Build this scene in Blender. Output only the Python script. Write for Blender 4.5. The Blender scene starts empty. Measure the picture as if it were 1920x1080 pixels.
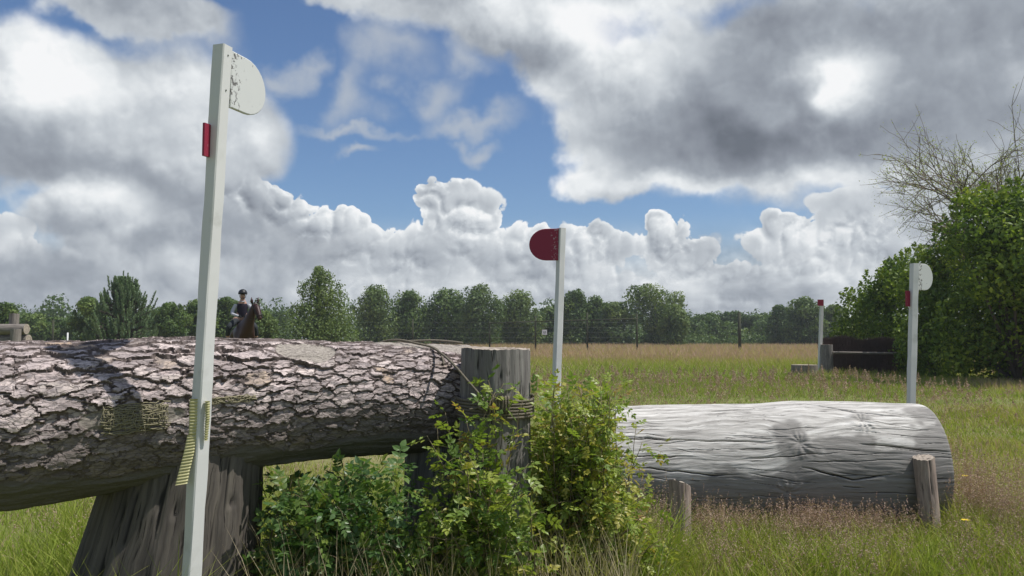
import bpy, math, random
import numpy as np
from mathutils import Vector

# ------------------------------------------------------------------ camera
S = bpy.context.scene
COL = S.collection
FPX = 1500.0            # focal length in pixels of the 1920 px wide photograph
EYE = 1.2
PITCH = math.atan(94.0 / FPX)
cam_d = bpy.data.cameras.new('camera')
cam_d.sensor_width = 36.0
cam_d.lens = 36.0 * FPX / 1920.0
cam_d.clip_start = 0.05
cam_d.clip_end = 5000.0
cam = bpy.data.objects.new('camera', cam_d)
COL.objects.link(cam)
cam.location = (0, 0, EYE)
cam.rotation_euler = (math.pi / 2 + PITCH, 0, 0)
S.camera = cam

def ray(px, py):
    x = (px - 960) / FPX; y = (540 - py) / FPX
    cp, sp = math.cos(PITCH), math.sin(PITCH)
    return Vector((x, cp - y * sp, sp + y * cp))

def P(px, py, d):
    """world point seen at photo pixel (px, py), at ground distance d ahead of the camera"""
    r = ray(px, py)
    return Vector((0, 0, EYE)) + r * (d / r.y)

# ------------------------------------------------------------------ view, sun
S.view_settings.view_transform = 'Standard'
S.view_settings.look = 'None'
S.view_settings.exposure = 0.0
S.view_settings.gamma = 1.0
S.view_settings.use_curve_mapping = False

SUN_EL = math.radians(61)
SUN_AZ = math.radians(4)        # measured from +X towards the camera (-Y)
sun_dir = Vector((math.cos(SUN_EL) * math.cos(SUN_AZ), -math.cos(SUN_EL) * math.sin(SUN_AZ), math.sin(SUN_EL)))
sl = bpy.data.lights.new('sun', 'SUN')
sl.energy = 5.0
sl.angle = math.radians(0.5)
sl.color = (1.0, 0.96, 0.90)
sun = bpy.data.objects.new('sun', sl)
COL.objects.link(sun)
sun.location = (20, -5, 40)
sun.rotation_euler = sun_dir.to_track_quat('Z', 'Y').to_euler()

# ------------------------------------------------------------------ world: sky and clouds
W = bpy.data.worlds.new('World')
S.world = W
W.use_nodes = True
WN = W.node_tree
WN.nodes.clear()

class Ex:
    """tiny helper that writes math nodes"""
    def __init__(self, tree): self.t = tree
    def _in(self, sock, v):
        if isinstance(v, bpy.types.NodeSocket): self.t.links.new(v, sock)
        elif v is not None: sock.default_value = v
    def m(self, op, a, b=None, c=None, clamp=False):
        n = self.t.nodes.new('ShaderNodeMath'); n.operation = op; n.use_clamp = clamp
        self._in(n.inputs[0], a)
        if b is not None: self._in(n.inputs[1], b)
        if c is not None: self._in(n.inputs[2], c)
        return n.outputs[0]
    def v(self, op, a, b=None, c=None):
        n = self.t.nodes.new('ShaderNodeVectorMath'); n.operation = op
        self._in(n.inputs[0], a)
        if op == 'SCALE': self._in(n.inputs['Scale'], b)
        elif b is not None: self._in(n.inputs[1], b)
        if c is not None: self._in(n.inputs[2], c)
        return n.outputs['Value'] if op in ('LENGTH', 'DOT_PRODUCT', 'DISTANCE') else n.outputs[0]
    def noise(self, vec, scale, detail=4, rough=0.5, dist=0.0, color=False, lac=2.0):
        n = self.t.nodes.new('ShaderNodeTexNoise')
        self._in(n.inputs['Vector'], vec); n.inputs['Scale'].default_value = scale
        n.inputs['Detail'].default_value = detail; n.inputs['Roughness'].default_value = rough
        n.inputs['Distortion'].default_value = dist; n.inputs['Lacunarity'].default_value = lac
        return n.outputs['Color'] if color else n.outputs['Fac']
    def voro(self, vec, scale, detail=3, rough=0.5, smooth=None, out='Distance', feature=None):
        n = self.t.nodes.new('ShaderNodeTexVoronoi')
        if smooth is not None:
            n.feature = 'SMOOTH_F1'; n.inputs['Smoothness'].default_value = smooth
        if feature: n.feature = feature
        self._in(n.inputs['Vector'], vec); n.inputs['Scale'].default_value = scale
        if 'Detail' in n.inputs and n.inputs['Detail'].enabled:
            n.inputs['Detail'].default_value = detail; n.inputs['Roughness'].default_value = rough
        return n.outputs[out]
    def ss(self, x, lo, hi, a=0.0, b=1.0):
        n = self.t.nodes.new('ShaderNodeMapRange'); n.interpolation_type = 'SMOOTHSTEP'
        self._in(n.inputs['Value'], x); n.inputs['From Min'].default_value = lo; n.inputs['From Max'].default_value = hi
        self._in(n.inputs['To Min'], a); self._in(n.inputs['To Max'], b)
        return n.outputs['Result']
    def mix(self, f, a, b):
        n = self.t.nodes.new('ShaderNodeMix'); n.data_type = 'RGBA'; n.clamp_factor = True
        self._in(n.inputs[0], f); self._in(n.inputs[6], a); self._in(n.inputs[7], b)
        return n.outputs[2]
    def ramp(self, f, stops):
        n = self.t.nodes.new('ShaderNodeValToRGB'); self._in(n.inputs[0], f)
        e = n.color_ramp.elements
        while len(e) > 1: e.remove(e[-1])
        e[0].position, e[0].color = stops[0][0], (*stops[0][1], 1)
        for p, c in stops[1:]:
            k = e.new(p); k.color = (*c, 1)
        return n.outputs[0]

w = Ex(WN)
tc = WN.nodes.new('ShaderNodeTexCoord')
D = w.v('NORMALIZE', tc.outputs['Generated'])
sx = WN.nodes.new('ShaderNodeSeparateXYZ'); WN.links.new(D, sx.inputs[0])
az = w.m('ARCTAN2', sx.outputs[0], sx.outputs[1])
el = w.m('ARCSINE', sx.outputs[2])
cx = WN.nodes.new('ShaderNodeCombineXYZ'); WN.links.new(az, cx.inputs[0]); WN.links.new(el, cx.inputs[1])
A = cx.outputs[0]                       # (azimuth, elevation) in radians

def ae(px, py):
    r = ray(px, py).normalized()
    return math.atan2(r.x, r.y), math.asin(r.z)

def warped(base, s1, a1, s2=None, a2=0.0, d=4):
    n1 = w.v('SUBTRACT', w.noise(D, s1, d, 0.55, color=True), (0.5, 0.5, 0.5))
    o = w.v('MULTIPLY_ADD', n1, (a1, a1 * 0.8, 0), base)
    if s2:
        n2 = w.v('SUBTRACT', w.noise(D, s2, d, 0.6, color=True), (0.5, 0.5, 0.5))
        o = w.v('MULTIPLY_ADD', n2, (a2, a2, 0), o)
    return o

def blobs(vec, lst, smooth=0.25):
    """1 at the centre of each ellipse, 0 on its rim, negative outside; lst: (px, py, rx, ry) in photo pixels"""
    out = None
    for (px, py, rx, ry) in lst:
        a, e = ae(px, py); sx_, sy_ = FPX / rx, FPX / ry
        l = w.v('LENGTH', w.v('MULTIPLY_ADD', vec, (sx_, sy_, 0), (-a * sx_, -e * sy_, 0)))
        out = l if out is None else w.m('SMOOTH_MIN', out, l, smooth)
    return w.m('SUBTRACT', 1.0, out)

def light(vec, lst, base=0.0):
    """sum of soft patches; lst: (px, py, rx, ry, weight)"""
    out = None
    for (px, py, rx, ry, wt) in lst:
        a, e = ae(px, py); sx_, sy_ = FPX / rx, FPX / ry
        l = w.v('LENGTH', w.v('MULTIPLY_ADD', vec, (sx_, sy_, 0), (-a * sx_, -e * sy_, 0)))
        q = w.m('POWER', 0.3679, w.m('MULTIPLY', l, l))
        out = w.m('MULTIPLY_ADD', q, wt, base if out is None else out)
    return out

#@@CLOUDS@@
sky = WN.nodes.new('ShaderNodeTexSky')
sky.sky_type = 'NISHITA'; sky.sun_disc = False
sky.sun_elevation = SUN_EL
sky.sun_rotation = math.atan2(sun_dir.x, sun_dir.y)
sky.air_density = 1.0; sky.dust_density = 0.6; sky.ozone_density = 2.0
blue = w.v('MULTIPLY', sky.outputs[0], (0.080, 0.091, 0.106))

N1 = w.v('SUBTRACT', w.noise(D, 3.5, 3, 0.5, color=True), (0.5, 0.5, 0.5))
N2 = w.v('SUBTRACT', w.noise(D, 14.0, 4, 0.55, color=True), (0.5, 0.5, 0.5))
w1 = w.v('MULTIPLY_ADD', N2, (0.075, 0.06, 0), w.v('MULTIPLY_ADD', N1, (0.11, 0.08, 0), A))      # soft shapes
w2 = w.v('MULTIPLY_ADD', N2, (0.03, 0.03, 0), w.v('MULTIPLY_ADD', N1, (0.03, 0.02, 0), A))      # crisp cumulus
fine = w.noise(D, 7.0, 7, 0.52)
fine2 = w.noise(w.v('ADD', D, (0.014, 0.0, 0.026)), 7.0, 5, 0.52)
relief = w.m('SUBTRACT', fine, fine2)            # lit towards the upper right

# ---- big soft grey clouds, left mass and upper right mass
soft = blobs(w1, [
    (-110, 200, 200, 120), (60, 195, 140, 120), (200, 210, 150, 110), (330, 220, 130, 105), (445, 255, 105, 90), (150, 300, 260, 100), (-140, 300, 150, 60),
    (190, 415, 135, 62), (330, 430, 160, 100), (420, 470, 150, 90), (150, 560, 420, 70), (-200, 560, 250, 80),
    (250, 5, 150, 42), (330, 40, 70, 40),
    (640, -5, 80, 50), (760, 0, 150, 75), (950, 20, 160, 95), (1050, 130, 130, 120), (1130, 270, 110, 90), (1150, 350, 90, 45), (1250, 220, 220, 140), (1300, 320, 170, 45), (1500, 170, 360, 190), (1850, 130, 420, 210),
    (2300, 150, 500, 300), (1350, -200, 700, 250), (1480, 320, 120, 32), (1720, 310, 200, 40)])
soft_f = w.m('MULTIPLY_ADD', w.m('SUBTRACT', fine, 0.5), 1.15, soft)
soft_a = w.ss(soft_f, -0.12, 0.26)
# elsewhere in the sky (outside the view): similar cloud, thinned to lower ambient light
turn = w.m('ABSOLUTE', az)
away = w.m('MAXIMUM', w.ss(turn, 0.75, 1.0), w.ss(el, 0.50, 0.75))
gen_a = w.ss(w.noise(D, 2.2, 4, 0.5), 0.49, 0.62)
gen_a = w.m('MULTIPLY', gen_a, away)
soft_a = w.m('MAXIMUM', soft_a, gen_a)

soft_l = light(w1, [
    (30, 110, 120, 75, 0.32), (130, 150, 60, 60, 0.22), (250, 190, 180, 60, 0.26), (370, 160, 60, 40, 0.20), (490, 250, 60, 45, 0.26), (440, 290, 70, 40, 0.10), (290, 300, 90, 40, 0.14),
    (200, 395, 90, 32, 0.36), (90, 385, 50, 30, 0.20), (350, 480, 120, 25, 0.12),
    (60, 270, 160, 45, -0.04), (230, 345, 220, 28, -0.12), (240, 455, 170, 25, -0.14), (380, 410, 90, 50, -0.04), (250, 530, 300, 40, -0.04),
    (640, 20, 90, 40, 0.20), (820, 60, 120, 30, 0.06), (980, 30, 140, 60, 0.20), (1100, 80, 80, 60, 0.34), (1200, 90, 90, 90, 0.22), (1230, 120, 60, 40, 0.12), (1010, 210, 80, 45, 0.30), (1080, 250, 60, 30, 0.18),
    (1070, 320, 90, 40, 0.34), (1170, 365, 110, 30, 0.32), (1330, 350, 130, 22, 0.28), (1540, 330, 90, 25, 0.26), (1680, 340, 130, 28, 0.24), (990, 130, 110, 35, -0.08),
    (1430, 60, 80, 50, -0.10), (1420, 170, 110, 110, -0.22), (1800, 60, 220, 90, -0.18), (1330, 255, 150, 55, -0.26), (1550, 275, 240, 50, -0.20), (1750, 230, 160, 70, -0.12),
    (1590, 178, 52, 40, 0.46), (1565, 165, 30, 22, 0.12), (1540, 130, 110, 50, 0.14), (1660, 130, 120, 60, 0.08), (1880, 300, 150, 60, 0.06),
    (1300, 10, 160, 40, 0.22), (1700, 10, 80, 30, 0.12), (1390, 205, 45, 22, 0.10)], 0.52)
soft_l = w.m('MULTIPLY_ADD', w.m('SUBTRACT', fine, 0.5), 0.26, soft_l)
soft_l = w.m('MULTIPLY_ADD', relief, 1.1, soft_l)
soft_l = w.m('MULTIPLY_ADD', w.ss(soft_f, 0.30, 0.0), 0.08, soft_l)      # thin rims let the light through

# ---- low cumulus bank with crisp tops
def billow(vec):
    n = WN.nodes.new('ShaderNodeTexNoise'); n.noise_type = 'RIDGED_MULTIFRACTAL'; n.normalize = False
    WN.links.new(vec, n.inputs['Vector'])
    n.inputs['Scale'].default_value = 21.0; n.inputs['Detail'].default_value = 5.0; n.inputs['Roughness'].default_value = 0.58
    n.inputs['Offset'].default_value = 1.0; n.inputs['Gain'].default_value = 1.2
    return n.outputs['Fac']
v1 = w.m('MULTIPLY', billow(D), 0.5)
v2 = w.m('MULTIPLY', billow(w.v('ADD', D, (0.004, 0.0, 0.006))), 0.5)
cum = blobs(w2, [
    (440, 430, 120, 95), (530, 425, 90, 62), (610, 455, 90, 60), (690, 500, 90, 60), (640, 420, 50, 32), (770, 490, 80, 40),
    (800, 375, 34, 34), (845, 405, 68, 62), (890, 430, 58, 62), (850, 470, 90, 60), (960, 490, 80, 55), (1010, 480, 60, 55),
    (1110, 480, 52, 52), (1105, 445, 30, 24), (1060, 520, 80, 40), (1245, 465, 48, 52), (1225, 430, 26, 26), (1290, 490, 60, 42), (1340, 520, 70, 35), (640, 550, 500, 65), (1200, 565, 500, 50),
    (1560, 480, 130, 70), (1640, 440, 130, 62), (1490, 430, 60, 30), (1450, 520, 90, 40), (1720, 500, 220, 110), (1900, 480, 200, 100), (25, 500, 50, 55), (-60, 520, 90, 80)], 0.14)
cum_f = w.m('MULTIPLY_ADD', w.m('SUBTRACT', 0.75, v1), 0.7, cum)
cum_a = w.ss(cum_f, -0.03, 0.05)
cum_l = light(w2, [
    (850, 385, 80, 45, 0.24), (640, 405, 110, 32, 0.22), (905, 420, 50, 40, 0.14), (1240, 435, 50, 38, 0.24), (1110, 445, 50, 30, 0.26), (1320, 490, 60, 25, 0.14),
    (740, 450, 80, 26, 0.20), (980, 445, 60, 30, 0.20), (1500, 430, 100, 30, 0.16), (1640, 420, 130, 40, 0.20), (1540, 440, 40, 14, 0.16), (25, 480, 60, 45, 0.42),
    (500, 430, 120, 50, -0.20), (590, 460, 90, 40, -0.20), (640, 490, 110, 30, -0.12), (815, 450, 50, 40, -0.14), (1240, 490, 40, 30, -0.10), (1050, 500, 50, 25, -0.06),
    (780, 570, 500, 30, -0.10), (1100, 545, 130, 30, -0.08), (1560, 530, 180, 25, -0.14), (1500, 500, 60, 20, -0.08)], 0.55)
cum_l = w.m('MULTIPLY_ADD', w.m('SUBTRACT', v2, v1), 0.6, cum_l)
soft_l = w.m('MULTIPLY_ADD', w.m('SUBTRACT', v2, v1), 0.10, soft_l)
cum_l = w.m('MULTIPLY_ADD', w.m('SUBTRACT', fine, 0.5), 0.45, cum_l)
cum_l = w.m('MULTIPLY_ADD', w.ss(cum_f, 0.35, 0.0), 0.24, cum_l)

# ---- layered grey cloud near the horizon
hor = w.ss(el, 0.155, 0.06)
hn = w.noise(w.v('MULTIPLY', D, (1.0, 1.0, 3.0)), 6.0, 5, 0.55)
hor_a = w.m('MULTIPLY', hor, w.ss(hn, 0.30, 0.50, 0.7, 1.0))
hor_l = w.m('MULTIPLY_ADD', w.m('SUBTRACT', v2, v1), 0.28, w.m('MULTIPLY_ADD', w.m('SUBTRACT', hn, 0.5), 1.2, 0.68))

# ---- thin wisps in the blue
w3 = w.v('MULTIPLY_ADD', N2, (0.13, 0.09, 0), w.v('MULTIPLY_ADD', N1, (0.20, 0.14, 0), A))
wis = blobs(w3, [
    (650, 190, 60, 70), (860, 145, 75, 45), (790, 200, 70, 45), (870, 245, 120, 26), (665, 255, 110, 14), (530, 140, 60, 30), (680, 300, 60, 14), (900, 290, 60, 20), (1320, 437, 50, 8),
    (700, 120, 120, 60), (340, 60, 100, 60)], 0.2)
wis_a = w.m('MULTIPLY', w.ss(w.m('MULTIPLY_ADD', w.m('SUBTRACT', fine, 0.5), 1.6, wis), -0.25, 1.0), 0.72)

def cloud_col(l):
    return w.ramp(l, [(0.0, (0.15, 0.17, 0.205)), (0.22, (0.235, 0.26, 0.305)), (0.45, (0.35, 0.385, 0.435)), (0.70, (0.58, 0.62, 0.66)), (0.9, (0.83, 0.86, 0.88)), (1.0, (0.93, 0.94, 0.95))])
c = w.mix(wis_a, blue, cloud_col(0.62))
c = w.mix(cum_a, c, cloud_col(cum_l))
c = w.mix(hor_a, c, cloud_col(hor_l))
c = w.mix(soft_a, c, cloud_col(soft_l))
below = w.ss(el, -0.01, -0.06)
c = w.mix(below, c, (0.10, 0.11, 0.07, 1))
bg = WN.nodes.new('ShaderNodeBackground'); bg.inputs['Strength'].default_value = 1.0
WN.links.new(c, bg.inputs['Color'])
wo = WN.nodes.new('ShaderNodeOutputWorld'); WN.links.new(bg.outputs[0], wo.inputs['Surface'])

# ------------------------------------------------------------------ helpers
RNG = np.random.default_rng(7)

def tag(o, label=None, cat=None, group=None, kind=None):
    if label: o['label'] = label
    if cat: o['category'] = cat
    if group: o['group'] = group
    if kind: o['kind'] = kind
    return o

def empty(name, loc, label, cat, group=None):
    o = bpy.data.objects.new(name, None)
    o.empty_display_size = 0.1
    o.location = loc
    COL.objects.link(o)
    return tag(o, label, cat, group)

def link(name, me, parent=None):
    """link a mesh given in WORLD coordinates; a parent only offsets by its location"""
    o = bpy.data.objects.new(name, me)
    COL.objects.link(o)
    if parent is not None:
        o.parent = parent
        off = Vector(parent.location)
        q = parent.parent
        while q is not None:
            off += Vector(q.location); q = q.parent
        o.location = -off
    return o

def mesh(name, V, quads=None, tris=None, mat=None, smooth=True, tint=None, uv=None, attrs=None):
    V = np.asarray(V, dtype=np.float32).reshape(-1, 3)
    nq = 0 if quads is None else len(quads); nt = 0 if tris is None else len(tris)
    me = bpy.data.meshes.new(name)
    me.vertices.add(len(V)); me.vertices.foreach_set('co', V.ravel())
    loops = []
    if nq: loops.append(np.asarray(quads, dtype=np.int32).ravel())
    if nt: loops.append(np.asarray(tris, dtype=np.int32).ravel())
    L = np.concatenate(loops)
    me.loops.add(len(L)); me.loops.foreach_set('vertex_index', L)
    me.polygons.add(nq + nt)
    start = np.concatenate([np.arange(nq) * 4, nq * 4 + np.arange(nt) * 3]).astype(np.int32)
    tot = np.concatenate([np.full(nq, 4), np.full(nt, 3)]).astype(np.int32)
    me.polygons.foreach_set('loop_start', start)
    me.polygons.foreach_set('loop_total', tot)
    me.polygons.foreach_set('use_smooth', np.full(nq + nt, smooth))
    if tint is not None:
        a = me.attributes.new('tint', 'FLOAT', 'POINT'); a.data.foreach_set('value', np.asarray(tint, dtype=np.float32))
    for k, v in (attrs or {}).items():
        a = me.attributes.new(k, 'FLOAT', 'POINT'); a.data.foreach_set('value', np.asarray(v, dtype=np.float32))
    if uv is not None:
        l = me.uv_layers.new(name='UVMap'); l.data.foreach_set('uv', np.asarray(uv, dtype=np.float32)[L].ravel())
    if mat is not None: me.materials.append(mat)
    me.update(calc_edges=True)
    me.validate(clean_customdata=False)
    return me

def obj(name, V, quads=None, tris=None, mat=None, parent=None, **k):
    return link(name, mesh(name, V, quads, tris, mat, **k), parent)

class MB:
    """collects arrays of geometry into one mesh"""
    def __init__(self): self.V = []; self.Q = []; self.T = []; self.t = []; self.n = 0
    def add(self, V, Q=None, T=None, tint=0.5):
        V = np.asarray(V, dtype=np.float64).reshape(-1, 3)
        self.V.append(V)
        if Q is not None and len(Q): self.Q.append(np.asarray(Q) + self.n)
        if T is not None and len(T): self.T.append(np.asarray(T) + self.n)
        self.t.append(np.broadcast_to(np.asarray(tint, dtype=np.float64), (len(V),)))
        self.n += len(V)
        return self
    def build(self, name, mat, parent=None, smooth=True):
        return obj(name, np.concatenate(self.V), np.concatenate(self.Q) if self.Q else None,
                   np.concatenate(self.T) if self.T else None, mat, parent, smooth=smooth, tint=np.concatenate(self.t))

def vnoise(x, y, seed=0):
    """smooth value noise in -1..1, 2-D, any array shape"""
    x = np.asarray(x, dtype=np.float64); y = np.asarray(y, dtype=np.float64)
    r = np.random.default_rng(seed).random((64, 64)) * 2 - 1
    xi = np.floor(x).astype(int); yi = np.floor(y).astype(int)
    fx = x - xi; fy = y - yi
    fx = fx * fx * (3 - 2 * fx); fy = fy * fy * (3 - 2 * fy)
    g = lambda i, j: r[i % 64, j % 64]
    a = g(xi, yi) * (1 - fx) + g(xi + 1, yi) * fx
    b = g(xi, yi + 1) * (1 - fx) + g(xi + 1, yi + 1) * fx
    return a * (1 - fy) + b * fy

def fbm(x, y, seed=0, octv=4, gain=0.5):
    o = 0; a = 1; t = 0
    for k in range(octv):
        o = o + a * vnoise(x * 2 ** k + 17.3 * k, y * 2 ** k + 5.1 * k, seed + k); t += a; a *= gain
    return o / t

def sstep(x, a, b):
    t = np.clip((x - a) / (b - a), 0, 1); return t * t * (3 - 2 * t)

def frames(pts):
    pts = np.asarray(pts, dtype=np.float64)
    T = np.gradient(pts, axis=0); T /= np.linalg.norm(T, axis=1)[:, None] + 1e-12
    up = np.array([0, 0, 1.0]) if abs(T[0][2]) < 0.9 else np.array([1.0, 0, 0])
    N = np.zeros_like(T); B = np.zeros_like(T)
    n = up - T[0] * up.dot(T[0]); n /= np.linalg.norm(n)
    for i in range(len(T)):
        n = n - T[i] * n.dot(T[i]); n /= np.linalg.norm(n) + 1e-12
        N[i] = n; B[i] = np.cross(T[i], n)
    return T, N, B

def tube_arr(pts, rad, seg=6, cap=True):
    pts = np.asarray(pts, dtype=np.float64); n = len(pts)
    rad = np.broadcast_to(np.asarray(rad, dtype=np.float64), (n,))
    T, N, B = frames(pts)
    a = np.arange(seg) * 2 * math.pi / seg
    V = pts[:, None, :] + rad[:, None, None] * (np.cos(a)[None, :, None] * N[:, None, :] + np.sin(a)[None, :, None] * B[:, None, :])
    V = V.reshape(-1, 3)
    i, j = np.meshgrid(np.arange(n - 1), np.arange(seg), indexing='ij')
    q = np.stack([i * seg + j, i * seg + (j + 1) % seg, (i + 1) * seg + (j + 1) % seg, (i + 1) * seg + j], -1).reshape(-1, 4)
    t = []
    if cap:
        for k in range(1, seg - 1):
            t.append((0, k + 1, k)); b = (n - 1) * seg; t.append((b, b + k, b + k + 1))
    return V, q, np.array(t) if t else None

def box_arr(c, sx_, sy_, sz_, rz=0.0, bev=0.0):
    """box centred at c, bevelled vertical edges"""
    hx, hy = sx_ / 2, sy_ / 2
    b = max(bev, 1e-5)
    o = [(-hx + b, -hy), (hx - b, -hy), (hx, -hy + b), (hx, hy - b), (hx - b, hy), (-hx + b, hy), (-hx, hy - b), (-hx, -hy + b)]
    return prism_arr(o, c, sz_, rz)

def prism_arr(o, c, h, rz=0.0):
    n = len(o); cr, sr = math.cos(rz), math.sin(rz)
    ring = np.array([(x * cr - y * sr + c[0], x * sr + y * cr + c[1]) for x, y in o])
    V = np.zeros((2 * n, 3)); V[:n, :2] = ring; V[n:, :2] = ring; V[:n, 2] = c[2] - h / 2; V[n:, 2] = c[2] + h / 2
    q = [(k, (k + 1) % n, n + (k + 1) % n, n + k) for k in range(n)]
    t = []
    for k in range(1, n - 1): t.append((0, k + 1, k)); t.append((n, n + k, n + k + 1))
    return V, np.array(q), np.array(t)

def leaning_post(mb, base, top, w, rz, rz_top=None, rough=0.0015, seed=0, nseg=40, bev=0.004):
    """squared timber from base to top with slightly wavy faces"""
    base = np.array(base); top = np.array(top); h = w / 2
    o = [(-h + bev, -h), (h - bev, -h), (h, -h + bev), (h, h - bev), (h - bev, h), (-h + bev, h), (-h, h - bev), (-h, -h + bev)]
    V = []
    for k in range(nseg + 1):
        f = k / nseg; rr = rz + ((rz_top - rz) * f if rz_top is not None else 0)
        cr, sr = math.cos(rr), math.sin(rr)
        ring = np.array([(x * cr - y * sr, x * sr + y * cr, 0) for x, y in o]); c = base * (1 - f) + top * f
        wob = 1 + rough / h * np.array([vnoise(f * 23, j * 3.7, seed) for j in range(8)])[:, None]
        V.append(c + ring * wob * (0.985 if k == nseg else 1))
    n = 8; V = np.concatenate(V)
    q = [(k * n + j, k * n + (j + 1) % n, (k + 1) * n + (j + 1) % n, (k + 1) * n + j) for k in range(nseg) for j in range(n)]
    b = nseg * n; t = [(b, b + k, b + k + 1) for k in range(1, n - 1)]
    mb.add(V, q, t)

# ------------------------------------------------------------------ materials
def mat(name, rough=0.8, spec=0.3):
    m = bpy.data.materials.new(name); m.use_nodes = True
    nt = m.node_tree; e = Ex(nt); b = nt.nodes['Principled BSDF']
    b.inputs['Roughness'].default_value = rough
    b.inputs['Specular IOR Level'].default_value = spec
    return m, e, b

def coords(e, which='Object'):
    n = e.t.nodes.new('ShaderNodeTexCoord'); return n.outputs[which]

def attr(e, name):
    n = e.t.nodes.new('ShaderNodeAttribute'); n.attribute_name = name; return n.outputs['Fac']

def bump(e, b, h, strength=0.4, dist=0.01):
    n = e.t.nodes.new('ShaderNodeBump'); n.inputs['Strength'].default_value = strength; n.inputs['Distance'].default_value = dist
    e.t.links.new(h, n.inputs['Height']); e.t.links.new(n.outputs[0], b.inputs['Normal'])

def leafmat(name, stops, trans=0.35, rough=0.55, spec=0.25):
    m = bpy.data.materials.new(name); m.use_nodes = True
    nt = m.node_tree; e = Ex(nt); b = nt.nodes['Principled BSDF']
    c = e.ramp(attr(e, 'tint'), stops)
    nt.links.new(c, b.inputs['Base Color']); b.inputs['Roughness'].default_value = rough
    b.inputs['Specular IOR Level'].default_value = spec
    t = nt.nodes.new('ShaderNodeBsdfTranslucent')
    nt.links.new(e.v('MULTIPLY', c, (1.25, 1.35, 0.7)), t.inputs['Color'])
    mx = nt.nodes.new('ShaderNodeMixShader'); mx.inputs[0].default_value = trans
    nt.links.new(b.outputs[0], mx.inputs[1]); nt.links.new(t.outputs[0], mx.inputs[2])
    nt.links.new(mx.outputs[0], nt.nodes['Material Output'].inputs['Surface'])
    return m

def uvscaled(e, su, sv):
    return e.v('MULTIPLY', coords(e, 'UV'), (su, sv, 1.0))

# weathered white paint
M_white, e, b = mat('white_paint', 0.55, 0.35)
oc = coords(e)
dirt = e.ss(e.noise(oc, 9, 5, 0.65), 0.56, 0.72)
speck = e.ss(e.noise(oc, 60, 3, 0.6), 0.66, 0.74)
c = e.mix(e.m('MULTIPLY', dirt, 0.45), (0.61, 0.61, 0.595, 1), (0.42, 0.42, 0.39, 1))
c = e.mix(e.m('MULTIPLY', e.m('MULTIPLY', speck, dirt), 0.8), c, (0.14, 0.135, 0.12, 1))
e.t.links.new(c, b.inputs['Base Color']); bump(e, b, e.noise(e.v('MULTIPLY', oc, (40, 40, 6)), 1.0, 3), 0.25, 0.002)
# flag board: paint flaking off near the nailed edge
def boardmat(name, col, under, flake=0.60):
    m, e, b = mat(name, 0.5, 0.35)
    edge = e.ss(attr(e, 'tint'), 0.42, 0.05)
    n = e.noise(coords(e), 55, 5, 0.7)
    f = e.ss(e.m('MULTIPLY_ADD', edge, 0.13, n), flake, flake + 0.015)
    n2 = e.noise(coords(e), 12, 3, 0.5)
    c = e.mix(e.m('MULTIPLY', n2, 0.3), (*col, 1), tuple(v * 0.8 for v in col) + (1,))
    c = e.mix(f, c, (*under, 1))
    e.t.links.new(c, b.inputs['Base Color']); bump(e, b, e.m('SUBTRACT', 1.0, f), 0.5, 0.002)
    return m
M_board = boardmat('white_board', (0.60, 0.61, 0.595), (0.15, 0.145, 0.14), 0.665)
M_red = boardmat('red_board', (0.26, 0.022, 0.05), (0.5, 0.4, 0.4), 0.69)

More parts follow.
